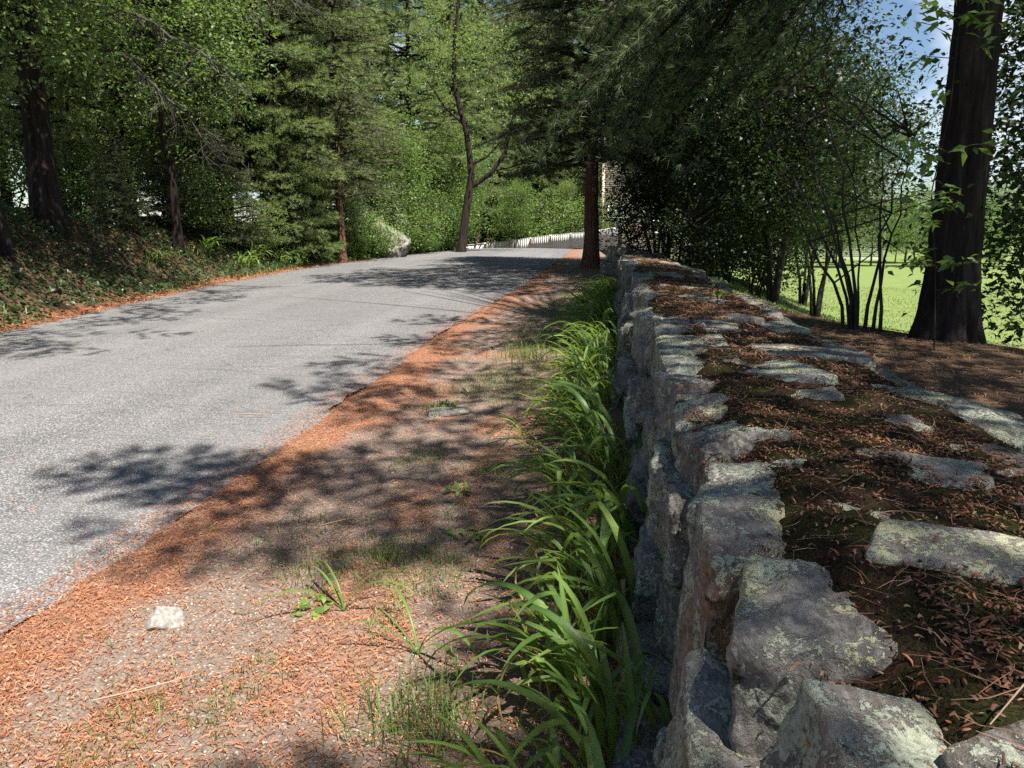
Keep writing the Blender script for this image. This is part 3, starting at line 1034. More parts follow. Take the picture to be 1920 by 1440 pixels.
LB = [blade_mesh('leaf', L, W, A, 300 + i, tw, fo) for i, (L, W, A, tw, fo) in enumerate([
    (.62, .024, 1.9, .3, None), (.70, .026, 2.3, -.4, None), (.55, .022, 1.5, .2, None), (.66, .028, 2.6, .5, None), (.48, .020, 1.0, 0, None), (.74, .027, 2.1, -.2, None),
    (.60, .030, 2.9, .6, None), (.52, .024, .7, .1, .62), (.68, .025, 2.0, .0, None), (.58, .023, 2.4, -.5, None), (.45, .02, .5, .2, None), (.64, .026, 1.7, .3, .7)])]
LD = []
for i, (L, W, A) in enumerate([(.5, .016, 3.2), (.6, .018, 2.8), (.42, .014, 2.2)]):
    me = blade_mesh('leaf', L, W, A, 340 + i, 1.2, .5)
    me.materials.clear()
    me.materials.append(M['lily_dry'])
    LD.append(me)
LV = []
for me in LB:
    LV.append((np.array([v.co for v in me.vertices]), np.array([list(p.vertices) for p in me.polygons]), np.array([a.value for a in me.attributes['tint'].data])))
rl = np.random.default_rng(55)


def lily(x, y, n, label, sc_=1.0, parts=True, group=None):
    z = float(verge_z(x, y))
    e = empty('daylily_clump', (x, y, z), label, 'day lily', group)
    Vs, Fs, Ts, off = [], [], [], 0
    for q in range(n):
        k = int(rl.integers(len(LB)))
        az = rl.choice([math.pi + rl.normal(0, .75), rl.uniform(-math.pi, math.pi)], p=[.68, .32])
        bx_, by_ = rl.normal(0, .055), rl.normal(0, .10)
        s = sc_ * rl.uniform(.72, 1.15)
        if math.cos(az) > .3:
            s *= .75
        tilt = rl.uniform(-.25, .35)
        Mt = Matrix.Translation((bx_, by_, -.01)) @ Matrix.Rotation(az, 4, 'Z') @ Matrix.Rotation(tilt, 4, 'Y') @ Matrix.Scale(s, 4)
        if parts:
            o = bpy.data.objects.new('leaf', LD[k % 3] if rl.random() < .09 else LB[k])
            COL.objects.link(o)
            o.parent = e
            o.matrix_local = Mt
        else:
            v, f, t = LV[k]
            m = np.array(Mt)
            Vs.append(v @ m[:3, :3].T + m[:3, 3])
            Fs.append(f + off)
            Ts.append(np.clip(t + rl.normal(0, .12), 0, 1))
            off += len(v)
    if not parts:
        o = mesh_np('leaves', np.concatenate(Vs), np.concatenate(Fs), M['lily'], e, True, tint=np.concatenate(Ts))
        o['kind'] = 'stuff'
    return e


ords = ['nearest', 'second', 'third', 'fourth', 'fifth', 'sixth', 'seventh', 'eighth', 'ninth', 'tenth']
near = [(.0, 1.34, 34), (-.14, 1.66, 26), (.06, 1.85, 30), (-.10, 2.2, 34), (.06, 2.5, 30), (-.04, 2.85, 34), (.08, 3.2, 30), (-.12, 3.6, 30), (.06, 3.95, 30), (-.06, 4.4, 32)]
for i, (x, y, n) in enumerate(near):
    lily(x, y, n, 'green arching day lily clump at the wall foot, %s from the viewer' % ords[i], [.66, .70, .80, .88, .95][min(i, 4)], True, 'day lilies along the wall')
y = 4.8
while y < 14.6:
    lily(rl.uniform(-.26, .10), y, int(rl.integers(22, 42)), 'green day lily clump in the farther run along the wall foot', rl.uniform(.78, 1.15), False, 'farther day lilies along the wall')
    y += rl.uniform(.26, .42)

# ------------------------------------------------------------------ tree builders
UP = np.array([0, 0, 1.0])


def branch(T, tf, P0, P1, r, twl, sp, tsp, rng, arc=.1, t0=.2, twigs=False, vert=.25):
    """a limb from P0 to P1 with side twigs; tuft points and directions go to tf"""
    P0, P1 = np.asarray(P0, float), np.asarray(P1, float)
    L = np.linalg.norm(P1 - P0)
    t = np.linspace(0, 1, 7)
    w = rng.normal(0, .03 * L, (7, 3)) * (t * (1 - t) * 3)[:, None]
    C = P0 + (P1 - P0) * t[:, None] + UP * (arc * L * 4 * t * (1 - t))[:, None] + w
    T.add(C, r * (1 - .85 * t), 5)
    n = max(3, int(L * (1 - t0) / sp))
    for k in range(n):
        q = t0 + (1 - t0) * (k + rng.random()) / n
        c = np.array([np.interp(q, t, C[:, a]) for a in range(3)])
        q2 = min(q + .05, 1)
        d = np.array([np.interp(q2, t, C[:, a]) for a in range(3)]) - np.array([np.interp(q2 - .06, t, C[:, a]) for a in range(3)])
        d = d / (np.linalg.norm(d) + 1e-9)
        sd = np.cross(d, UP)
        sd /= np.linalg.norm(sd) + 1e-9
        sgn = 1 if k % 2 else -1
        dr = d * rng.uniform(.4, .9) + sd * sgn * rng.uniform(.5, 1) + UP * rng.normal(.05, vert)
        dr /= np.linalg.norm(dr)
        ln = (twl * (1.1 - q) + .10) * rng.uniform(.6, 1.25)
        m = max(2, int(ln / tsp))
        s = (np.arange(m) + .6) / m * ln
        Pt = c + dr * s[:, None] - UP * (.12 * (s / (ln + .01)) ** 2 * ln)[:, None]
        tf[0].append(Pt + rng.normal(0, tsp * .22, (m, 3)))
        tf[1].append(np.repeat((dr + UP * .12)[None], m, 0))
        if twigs:
            T.add(np.stack([c, c + dr * ln * .5, Pt[-1]]), [r * .22, r * .15, r * .05], 3)
    tf[0].append(C[-2:])
    tf[1].append(np.repeat(nrm(C[-1:] - C[-2:-1]), 2, 0))


def trunk_curve(H, lean, rng, wob=.02, n=14):
    t = np.linspace(0, 1, n)
    w = np.cumsum(rng.normal(0, wob, (n, 2)), 0) * H / n
    w -= w[0]
    return np.stack([lean[0] * t * H + w[:, 0], lean[1] * t * H + w[:, 1], t * H], -1), t


def conifer(name, seed, H, r0, cb, R, tier, nb, rise, arc, twl, sp, tsp, nn, nl, nw, spread, needle, barkm,
            lean=(0, 0), narrow=.7, k=9, up=.05, tip=None):
    rng = np.random.default_rng(seed)
    e = empty(name)
    C, t = trunk_curve(H, lean, rng)
    T = Tubes()
    fl = 1 + .55 * np.exp(-t * H / .35)
    Cs = C.copy()
    Cs[0, 2] -= .35
    # finer rings near the foot
    tz = np.unique(np.concatenate([[-.35, 0, .12, .3], np.arange(.4, 4.5, .1 if k > 14 else .6), np.linspace(4.6, H, 14)]))
    P = np.stack([np.interp(tz, C[:, 2], C[:, 0]), np.interp(tz, C[:, 2], C[:, 1]), tz], -1)
    rr = r0 * (1 - .86 * np.clip(tz, 0, H) / H) * (1 + .5 * np.exp(-np.clip(tz, 0, 9) / .28))
    T.add(P, rr, k, .16 if k < 14 else .0, rng, .13 if k > 14 else 0)
    T.build('trunk', M[barkm], e)
    B = Tubes()
    tf = ([], [])
    z = cb
    while z < H - .3:
        f = (z - cb) / (H - cb)
        L = R * (1 - f) ** narrow * (.55 + .45 * min(1, f * 6 + .5))
        a0 = rng.uniform(0, 6.28)
        for b in range(nb):
            a = a0 + 6.283 * b / nb + rng.normal(0, .25)
            l = L * rng.uniform(.7, 1.12)
            zz = min(max(z + rng.uniform(-1.3, 1.3) * tier, cb * .9), H - .2)
            p0 = np.array([np.interp(zz, C[:, 2], C[:, 0]), np.interp(zz, C[:, 2], C[:, 1]), zz])
            p1 = p0 + np.array([math.cos(a) * l, math.sin(a) * l, (rise * rng.uniform(.2, 1.6) + rng.normal(0, .10)) * l])
            branch(B, tf, p0, p1, .012 + .018 * l, twl * (.5 + .5 * l / R), sp, tsp, rng, arc, .22)
        z += tier * rng.uniform(.8, 1.2)
    B.build('limbs', M['bark_dark' if 'cedar' in barkm else barkm], e)
    Pt, D = np.concatenate(tf[0]), np.concatenate(tf[1])
    V, F = needles(Pt, D, nn, nl, nw, spread, rng, up)
    ti = np.clip(rng.beta(2.5, 2.5, len(Pt)) * .7 + .3 * fbm(Pt[:, 0] * 1.3 + 9, Pt[:, 2] * 1.3 + Pt[:, 1], seed), 0, 1)
    mesh_np('crown', V, F, M[needle], e, False, tint=np.repeat(ti, nn * 3))
    return e


def broadleaf(name, seed, H, r0, stems, cc, cr, ncl, per, ls, csd, leafm, barkm, tops=None, splay=.25, limb_every=2, twr=1.0, flat=.6):
    """cc, cr: crown centre and radii; stems start around the origin"""
    rng = np.random.default_rng(seed)
    e = empty(name)
    T = Tubes()
    paths = []
    for s in range(stems):
        a = rng.uniform(0, 6.28)
        b = np.array([math.cos(a), math.sin(a), 0]) * (.05 * min(stems - 1, 4) * rng.random())
        top = np.array(cc) + np.array([math.cos(a) * cr[0], math.sin(a) * cr[1], cr[2] * rng.uniform(.0, .8)]) * (splay if stems == 1 else rng.uniform(.3, .85))
        t = np.linspace(0, 1, 9)
        P = b + (top - b) * t[:, None]
        P[:, :2] = b[:2] + (top[:2] - b[:2]) * (t ** 1.25)[:, None]
        P += rng.normal(0, .035 * H / 4, (9, 3)) * (t * (1.2 - t))[:, None] * 2
        P[0, 2] = -.25
        r = r0 * rng.uniform(.7, 1.1)
        T.add(P, r * (1 - .8 * t) * (1 + .4 * np.exp(-t * 12)), 7, .12, rng)
        paths.append(P)
    T.build('trunk' if stems == 1 else 'stems', M[barkm], e)
    B = Tubes()
    d = nrm(rng.normal(size=(ncl, 3)))
    rad = rng.random((ncl, 1)) ** .45
    Cc = np.array(cc) + d * rad * np.array(cr)
    lump = fbm(Cc[:, 0] * .9 + seed, Cc[:, 1] * .9 + Cc[:, 2], seed)
    Cc = Cc[(lump > .36) & (Cc[:, 2] > .1)]
    for i, c in enumerate(Cc):
        if i % limb_every:
            continue
        P = paths[i % len(paths)]
        k = int(np.clip(np.searchsorted(P[:, 2], c[2] - .35 * np.linalg.norm(c[:2] - P[-1, :2])), 2, 8))
        p0 = P[k]
        m = (p0 + c) / 2 + rng.normal(0, .08, 3) + UP * .08 * np.linalg.norm(c - p0)
        B.add(np.stack([p0, m, c]), np.array([.02, .011, .003]) * twr * (.6 + .25 * np.linalg.norm(c - p0)), 4)
    if B.n:
        B.build('limbs', M[barkm], e)
    n = rng.poisson(per, len(Cc))
    Pc = np.repeat(Cc, n, 0)
    Pl = Pc + rng.normal(0, 1, (len(Pc), 3)) * np.array([csd, csd, csd * .6])
    out = nrm(Pl - Pc) * .8
    V, F, kv = leaves(Pl, ls, rng, out, .3, flat)
    ti = np.clip(np.repeat(rng.beta(2.5, 2.5, len(Cc)), n) * .6 + .4 * rng.random(len(Pl)), 0, 1)
    mesh_np('crown', V, F, M[leafm], e, False, tint=np.repeat(ti, kv))
    return e


USED = set()


def put(proto, x, y, label, cat, group=None, s=1.0, rz=0.0, name=None, sz=None, zoff=0.0):
    if proto.name not in USED:
        o = proto
        USED.add(proto.name)
    else:
        o = copy_tree(proto)
        for kname in ('label', 'category', 'group'):
            if kname in o: del o[kname]
    o.location = (x, y, float(ground(x, y)) + zoff)
    o.rotation_euler = (0, 0, rz)
    o.scale = (s, s, sz or s)
    tag(o, label, cat, group)
    return o


# ------------------------------------------------------------------ large pine beside the wall and the pines shading it
def shade_targets():
    rg = np.random.default_rng(5)
    out = []
    for y in np.arange(.2, 13.5, .42):                # wall top, lilies' back and the ground behind
        for x in np.arange(.15, 3.6, .42):
            for q in range(2):
                if rg.random() < .74:
                    out.append((x + rg.normal(0, .14), y + rg.normal(0, .14), .95))
    for y in np.arange(1.2, 10.5, .40):               # dapples over the lilies and inner verge
        for x in np.arange(-1.15, .2, .38):
            if rg.random() < np.interp(y, [1.2, 6.2, 7, 10], [.36, .36, .12, .08]) * (1.0 if x > -.5 else .6):
                out.append((x + rg.normal(0, .14), y + rg.normal(0, .14), .1))
    for y in np.arange(14.5, 23.5, .5):              # broad shade over the lane ahead
        for x in np.arange(-6.8, .2, .5):
            reach = np.interp(y, [14.5, 15.6, 17.2, 20, 23.5], [-2.0, -4.2, -6.4, -6.4, -4.0]) + rg.normal(0, .5)
            for q in range(3):
                if x > reach and rg.random() < .9:
                    out.append((x + rg.normal(0, .25), y + rg.normal(0, .2), .35))
    for y in np.arange(11.5, 22.5, .6):                 # crowns of the small trees behind the wall
        for x in np.arange(.6, 5.6, .6):
            if rg.random() < .85:
                out.append((x + rg.normal(0, .2), y + rg.normal(0, .2), 3.4))
    for z in np.arange(.8, 4.6, .3):                  # the massive trunk itself
        for q in range(3):
            out.append((2.92 + rg.normal(0, .25), 6.9, z))
    for y in np.arange(7.0, 15.5, .45):               # the wooded bank and the road edge under it
        for x in np.arange(-12, -5.5, .55):
            edge = np.interp(y, [7, 11, 15.5], [-6.6, -6.5, -7.4]) + rg.normal(0, .35)
            if x < edge and rg.random() < .85:
                out.append((x + rg.normal(0, .2), y + rg.normal(0, .2), .2 if x > -8 else 1.4))
    # tongues of shade reaching over the verge to the asphalt: y, slope, reach x, width
    for (y, sl, xe, w) in [(4.55, .10, -2.75, .14), (3.95, .16, -2.75, .16), (3.35, .1, -2.0, .10), (5.6, .05, -2.1, .18), (6.5, .05, -2.55, .16), (7.35, .05, -2.75, .20),
                           (8.7, .0, -2.6, .2), (9.6, .0, -2.2, .18), (10.9, 0, -2.7, .25)]:
        x = -.6
        while x > xe:
            out.append((x, y + sl * (x + 1) + rg.normal(0, w), .02))
            x -= rg.uniform(.16, .30)
    return out


def big_pine(name, x, y, H, r0, targets, low_limbs, seed, label, cb):
    rng = np.random.default_rng(seed)
    z0 = float(ground(x, y))
    e = empty(name, (x, y, z0), label, 'pine tree')
    O = np.array([x, y, z0])
    T = Tubes()
    tz = np.unique(np.concatenate([np.arange(-.3, 6.5, .05), np.linspace(6.6, H, 14)]))
    P = np.stack([-.012 * tz, .004 * tz, tz], -1)
    rr = r0 * (1 - .80 * np.clip(tz, 0, H) / H) * (1 + .42 * np.exp(-np.clip(tz, 0, 9) / .26))
    T.add(P, rr, 110, .0, rng, .16)
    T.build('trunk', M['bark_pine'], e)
    B = Tubes()
    tf, tn = ([], []), ([], [])
    for (tx, ty, tzv) in targets:
        c = np.array([tx, ty, tzv]) - O
        d = np.array([c[0], c[1], 0])
        l = np.linalg.norm(d)
        dv = d / (l + .01) if l > .3 else np.array([1.0, 0, 0])
        zt = max(4.2, c[2] - .22 * l - .2)
        p0 = np.array([-.012 * zt, .004 * zt, zt])
        mid = p0 + (c - p0) * .75
        if rng.random() < .5:
            B.add(np.stack([p0, (p0 + mid) / 2 + UP * .1, mid]), [.03, .022, .010], 4)
        if ty + y < 9 and tx + x < 6:                       # boughs turned sideways so their shade falls in streaks
            dv = nrm(np.array([-1.0, rng.normal(.12, .22), 0]))
            branch(B, tf, c - dv * .55, c + dv * .65 - UP * .08, .009, .26, .11, .085, rng, .03, .05)
        else:
            branch(B, tf, c - dv * .42, c + dv * .42 - UP * .05, .009, .36, .12, .085, rng, .03, .05)
    for (p1, zt) in low_limbs:
        p1 = np.array(p1) - O
        p0 = np.array([-.012 * zt, .004 * zt, zt])
        branch(B, tn, p0, p1, .028, .85, .085, .08, rng, .07, .38, True, .35)
    B.build('limbs', M['bark_pine'], e)
    if tf[0]:
        Pt, D = np.concatenate(tf[0]), np.concatenate(tf[1])
        V, F = needles(Pt, D, 11, .20, .020, .55, rng, .05)
        mesh_np('crown', V, F, M['needle'], e, False, tint=np.repeat(rng.beta(2.5, 2.5, len(Pt)), 33))
    if tn[0]:
        Pt, D = np.concatenate(tn[0]), np.concatenate(tn[1])
        V, F = needles(Pt, D, 16, .12, .0055, .50, rng, .02)
        mesh_np('low_foliage', V, F, M['needle'], e, False, tint=np.repeat(np.clip(rng.beta(2.2, 2.2, len(Pt)), 0, 1), 48))
    return e


TR = [(2.92, 7.05), (4.3, .9), (3.2, -4.6), (1.95, 18.4), (-9.6, 5.6)]      # trunks that carry the shading crowns
tsets = [[], [], [], [], []]
rt = np.random.default_rng(3)
for (tx, ty, tz_) in shade_targets():
    h = rt.uniform(6.0, 10.5) if ty < 13 else rt.uniform(8.2, 12.0)
    c = np.array([tx, ty, tz_]) + TO_SUN * (h - tz_) / TO_SUN[2]
    w = c - np.array([.05, 8.0, 2.4])
    if np.linalg.norm(w - TO_SUN * (w @ TO_SUN)) < .85:    # a gap that lets the sun onto the hanging bough
        continue
    k = int(np.argmin([math.hypot(c[0] - t[0], c[1] - t[1]) for t in TR]))
    tsets[k].append(tuple(c))
rl2 = np.random.default_rng(8)
low = []
for (px_, py_, pz_, zt) in [(.12, 8.0, 2.35, 4.2), (-.30, 8.3, 2.25, 4.4), (.45, 7.8, 2.55, 4.0), (-.55, 8.8, 3.0, 5.0), (.2, 9.0, 3.4, 5.0), (.9, 8.2, 2.9, 4.3), (.0, 9.6, 4.3, 5.6), (.6, 9.4, 4.1, 5.2),
                            (1.1, 8.8, 3.7, 4.8), (1.5, 9.2, 4.2, 5.0), (1.0, 10.2, 4.9, 5.8), (1.9, 9.6, 4.5, 5.2), (.4, 10.6, 5.2, 6.0), (1.6, 8.2, 3.3, 4.2), (-.4, 10.2, 4.8, 6.0), (2.1, 9.0, 3.9, 4.6),
                            (1.3, 7.6, 3.2, 4.1), (-.2, 7.6, 3.3, 4.9), (.8, 7.4, 3.4, 4.5)]:
    low.append(((px_, py_, pz_), zt))
for q in range(15):                               # the bough that hangs in the sun above the wall
    low.append(((rl2.normal(.05, .42), rl2.normal(8.0, .25), rl2.normal(2.42, .16)), rl2.uniform(4.0, 4.6)))
for q in range(46):                               # boughs hanging into view between the trunk and the road
    yy = rl2.uniform(7.6, 12.5)
    low.append(((rl2.uniform(-.6, 2.5) * (yy / 9), yy, 1.5 + yy * rl2.uniform(.14, .36)), rl2.uniform(4.4, 6.5)))
big_pine('pine_tree', *TR[0], 13.0, .225, tsets[0], low, 31, 'massive dark pine with flared foot standing behind the stone wall', 4)
big_pine('pine_tree', *TR[1], 12.5, .24, tsets[1], [], 32, 'pine beside the viewer whose crown shades the near wall', 4)
big_pine('pine_tree', *TR[2], 12.5, .24, tsets[2], [], 33, 'pine behind the viewer whose crown shades the near verge', 4)
big_pine('pine_tree', *TR[4], 12.5, .22, tsets[4], [], 35, 'pine on the near bank whose boughs shade the ivy and road edge', 4)  # out-of-view tree added to carry boughs that shade the bank
big_pine('pine_tree', *TR[3], 14.0, .17, tsets[3], [], 34, 'tall pine rising out of the dark small trees, its boughs over the lane', 4)  # added tree; its high boughs exist to cast the lane's shade band

# ------------------------------------------------------------------ cedar at the end of the wall
ced = conifer('cedar_tree', 41, 12.0, .235, 3.0, 3.5, .33, 8, -.10, .06, .8, .115, .075, 11, .15, .019, .8, 'cedar', 'bark_cedar', narrow=.5, k=60, up=-.15)
put(ced, -.53, 22.0, 'straight red-barked cedar at the far end of the stone wall', 'cedar tree')
cedL = conifer('cedar_tree', 42, 9.0, .12, 2.2, 2.2, .36, 7, .0, .04, .6, .13, .075, 10, .13, .016, .75, 'cedar', 'bark_cedar', narrow=.5, k=10, up=-.15)
put(cedL, -8.35, 23.6, 'slim bare-stemmed cedar at the road edge in front of the bank', 'cedar tree')

# ------------------------------------------------------------------ woodland on the bank
pA = conifer('pine_tree', 51, 14, .24, 4.4, 3.8, .62, 6, .10, .03, .9, .19, .11, 12, .22, .022, .6, 'needle', 'bark_pine')
pB = conifer('pine_tree', 52, 12, .17, 2.6, 3.2, .52, 7, .06, .03, .9, .18, .11, 12, .22, .022, .6, 'needle_sunlit', 'bark_pine')
pC = conifer('pine_tree', 53, 15, .22, 1.6, 3.8, .50, 8, .0, .03, 1.0, .15, .10, 12, .19, .019, .6, 'needle_sunlit', 'bark_pine', narrow=.55)
yA = conifer('young_pine', 54, 4.2, .055, .3, 1.35, .24, 7, .10, .02, .45, .10, .065, 10, .13, .015, .6, 'needle_sunlit', 'bark_pine')
yB = conifer('young_hemlock', 55, 3.2, .04, .2, 1.2, .19, 7, .02, .03, .45, .09, .055, 9, .09, .015, .7, 'cedar', 'bark_dark')
bA = broadleaf('maple_tree', 61, 9, .12, 1, (0, 0, 5.6), (2.6, 2.6, 3.2), 420, 34, .13, .30, 'leaf', 'bark_pine')
bB = broadleaf('broadleaf_tree', 62, 7, .09, 1, (0, 0, 3.9), (2.3, 2.3, 2.9), 420, 34, .13, .30, 'leaf_light', 'bark_grey')
sA = broadleaf('leafy_shrub', 63, 2.2, .02, 5, (0, 0, 1.25), (1.1, 1.1, 1.05), 130, 26, .09, .20, 'leaf', 'bark_dark')
sB = broadleaf('leafy_shrub', 64, 1.8, .02, 5, (0, 0, .95), (1.2, 1.2, .85), 130, 26, .10, .20, 'leaf_light', 'bark_dark')

put(pA, -10.15, 13.1, 'stout red-barked pine on the top of the bank, largest trunk in the woods', 'pine tree', s=1.0, rz=.4)
wood = [(-13.9, 19, .62), (-13.5, 20.6, .7), (-12.3, 18.6, .72), (-11.2, 19.2, .92), (-11.0, 21.5, .75), (-12.6, 23.2, .8), (-15.6, 17.2, .9), (-16.5, 21.0, 1.0), (-12.2, 15.6, .55),
        (-18.5, 24.5, 1.0), (-14.8, 26.5, 1.0), (-13.0, 29.5, 1.1), (-20.0, 19.0, 1.0), (-16.5, 31.0, 1.15), (-22.5, 27.0, 1.1), (-11.5, 26.0, .9), (-11.0, 33.0, 1.1), (-14.0, 37.0, 1.2)]
for i, (x, y, s) in enumerate(wood):
    put([pA, pA, pB][i % 3], x, y, 'dark straight pine trunk among others inside the shaded woods', 'pine tree', 'pines inside the shaded woods', s, i * 1.37, sz=max(s, .85))
for i, (x, y, s) in enumerate([(-22.5, 31, .8), (-25.5, 27, .8), (-28, 33, .9), (-20.5, 34.5, .8), (-30, 26, .9), (-24.5, 22.5, .75), (-33, 31, 1.0), (-19, 29.5, .7)]):
    put(pB, x, y, 'low-branched pine closing the back of the shaded woods', 'pine tree', 'pines at the back of the woods', s, i * 1.7)
for i, (x, y, s) in enumerate([(-18.5, 27, 2.0), (-21, 25, 2.0), (-17.5, 23.5, 1.6), (-22.5, 21, 2.0), (-16.5, 29, 1.8)]):
    put(sA, x, y, 'tall dark shrub deep in the shaded woods', 'shrub', 'shrubs deep in the woods', s, i * 1.3)
put(pC, -9.9, 22.4, 'sunlit feathery pine sweeping down over the road edge', 'pine tree', None, .98, 1.1)
put(pC, -10.6, 27.6, 'tall sunlit pine behind the slim cedar', 'pine tree', None, 1.05, 2.9)
put(pB, -8.9, 34.5, 'sunlit pine above the rocky ledge', 'pine tree', None, 1.1, .4)
put(bA, -9.3, 11.0, 'maple on the bank with broad leaves hanging over the lane', 'maple tree', None, .9, .5)
put(bA, -9.7, 16.6, 'maple behind the slanting dead branch', 'maple tree', None, .85, 2.5)
put(bB, -8.6, 30.2, 'light green broadleaf tree behind the ledge', 'broadleaf tree', None, .75, 1.5)
put(bB, -7.4, 36.5, 'light green broadleaf tree beside the crooked trunk', 'broadleaf tree', None, .8, 2.5)
for i, (x, y, k, s) in enumerate([(-9.2, 21.2, 0, 1.0), (-8.9, 22.6, 0, .85), (-9.9, 19.3, 1, 1.0), (-10.6, 17.6, 1, .8), (-9.6, 24.6, 0, 1.1), (-9.2, 26.2, 1, 1.1), (-10.2, 15.2, 1, .6)]):
    put([yA, yB][k], x, y, ['feathery young pine in front of the sweeping sunlit pine', 'shorter feathery young pine closest to the slim cedar', 'broad low young hemlock among the strap-leaved clumps', 'low young hemlock between the two bank maples',
                           'feathery young pine just past the slim cedar', 'dark young hemlock in front of the ledge', 'smallest young hemlock at the foot of the red-barked pine'][i], ['young pine', 'young hemlock'][k],
        ['young pines at the woodland edge', 'young hemlocks under the pines'][k], s, i * 2.1)
for i, (x, y, k, s) in enumerate([(-9.9, 18.2, 0, .8), (-9.5, 20.0, 0, .7), (-8.9, 24.9, 0, .9), (-8.2, 26.4, 1, .9), (-8.4, 28.6, 0, 1.2), (-7.6, 29.6, 1, 1.0), (-7.3, 31.5, 0, 1.1), (-7.0, 33.4, 1, 1.2),
                                  (-11.2, 16.4, 0, .8), (-12.6, 17.5, 0, .9), (-13.6, 15.4, 0, 1.0), (-8.6, 27.2, 1, .7), (-9.4, 32.0, 0, 1.5), (-8.0, 36, 0, 1.5), (-14.5, 21.0, 0, 1.2), (-12.0, 20.5, 0, 1.0)]):
    put([sA, sB][k], x, y, ['dark leafy shrub under the trees on the bank', 'bright leafy shrub beside the ledge'][k], 'shrub', ['dark shrubs on the bank', 'bright shrubs beside the ledge'][k], s, i * 1.7)

for i, (x, y, s) in enumerate([(-8.75, 24.6, .40), (-8.5, 25.6, .45), (-8.15, 26.5, .42), (-7.95, 27.3, .40), (-7.75, 29.0, .42), (-7.5, 30.2, .45), (-7.3, 31.2, .40), (-7.15, 32.4, .42), (-6.9, 33.6, .40)]):
    put(sB, x, y, 'low bright leafy plant at the road edge below the ledge', 'plant', 'low bright plants along the road edge', s, i * 1.9)
# crooked forked tree where the lane meets the crest
rg = np.random.default_rng(71)
e = empty('crooked_tree', (-5.95, 31, float(ground(-6.6, 31))), 'crooked forked tree leaning over the road near the crest', 'tree')
bz0 = e.location.z
T = Tubes()
P = np.array([[-.05, 0, -.4], [0, 0, .2], [.10, 0, 1.0], [.25, 0, 2.0], [.42, .1, 3.0], [.33, .1, 3.9], [.20, .1, 4.8], [-.05, .1, 5.6], [-.25, .1, 6.6], [-.2, .1, 8.0], [0, 0, 9.5]])
T.add(P, [.27, .20, .16, .145, .13, .12, .11, .10, .09, .07, .04], 10, .15, rg)
T.add(np.array([[.40, .1, 2.6], [1.2, .2, 3.1], [1.75, .2, 3.9], [2.0, .2, 5.0], [2.5, .1, 6.0]]), [.10, .085, .075, .06, .04], 8, .12, rg)
T.add(np.array([[.3, .1, 3.4], [1.0, .1, 3.7], [1.7, .1, 4.4]]), [.06, .04, .02], 6)
T.add(np.array([[.2, .1, 4.9], [-.6, .1, 5.6], [-1.3, .1, 6.6]]), [.07, .05, .03], 6)
T.build('trunk', M['bark_pine'], e)
cl = np.concatenate([rg.normal(0, 1, (60, 3)) * [1.3, 1.0, 1.0] + [.0, 0, 8.3], rg.normal(0, 1, (50, 3)) * [.9, .8, .9] + [2.4, 0, 6.3], rg.normal(0, 1, (24, 3)) * [.6, .6, .5] + [-1.3, 0, 6.5]])
Pl = np.repeat(cl, 30, 0) + rg.normal(0, .3, (len(cl) * 30, 3))
V, F, kv = leaves(Pl, .13, rg)
mesh_np('crown', V, F, M['leaf'], e, False, tint=np.repeat(rg.beta(2, 2, len(Pl)), kv))

put(bA, -13.0, 4.4, 'unseen added maple abreast of the viewer, shading the ivy', 'maple tree', None, 1.0, 1.2)  # out-of-view tree added to darken the near bank
put(bA, -9.6, 8.4, 'maple at the near end of the bank, its leaves over the lane', 'maple tree', None, .85, 3.2)
# pale leaning sapling stem at the picture's edge of the bank
e = empty('leaning_sapling', (-8.9, 10.0, float(ground(-8.9, 10))), 'pale thin sapling stem leaning out from the bank', 'sapling')
T = Tubes()
T.add(np.array([[-.1, 0, -.3], [.05, 0, .8], [.2, 0, 1.7], [.42, 0, 2.6], [.62, 0, 3.6], [.9, .1, 5.2], [1.3, .2, 6.6]]), [.05, .045, .042, .04, .036, .028, .012], 8, .1, rg)
T.build('trunk', M['bark_pine'], e)
cl = rg.normal(0, 1, (40, 3)) * [.9, .9, .7] + [1.1, .1, 6.0]
Pl = np.repeat(cl, 24, 0) + rg.normal(0, .22, (len(cl) * 24, 3))
V, F, kv = leaves(Pl, .12, rg)
mesh_np('crown', V, F, M['leaf'], e, False, tint=np.repeat(rg.beta(2, 2, len(Pl)), kv))

# dead slanting pine limb with bare grey twigs
e = empty('dead_branch', (-9.2, 14.2, 4.6), 'bare grey dead pine branch slanting down in the shade', 'dead branch')
T = Tubes()
for k, (a, b) in enumerate([((-1.2, .6, 1.2), (3.3, -1.6, -.9)), ((-1.0, .3, .6), (2.4, -.8, -1.9)), ((-1.4, 0, 1.6), (4.2, -.8, .6))]):
    a, b = np.array(a), np.array(b)
    t = np.linspace(0, 1, 9)[:, None]
    C = a + (b - a) * t + UP * .35 * np.sin(t * 3.1) + rg.normal(0, .04, (9, 3))
    T.add(C, np.linspace(.035, .006, 9), 6)
    for q in range(60):
        u_ = rg.uniform(.2, 1)
        c = np.array([np.interp(u_, t[:, 0], C[:, m]) for m in range(3)])
        d = nrm(rg.normal(size=3) * [.9, .9, .5] + (b - a) / np.linalg.norm(b - a) * .8 - UP * .7)
        l = rg.uniform(.25, .9)
        T.add(np.stack([c, c + d * l * .5 + rg.normal(0, .04, 3), c + d * l + rg.normal(0, .09, 3) - UP * .08]), [.008, .006, .003], 3)
        for w in range(2):
            d2 = nrm(d + rg.normal(0, .6, 3))
            c2 = c + d * l * rg.uniform(.3, .9)
            T.add(np.stack([c2, c2 + d2 * l * .45]), [.005, .002], 3)
o = T.build('twigs', M['bark_grey'], e)

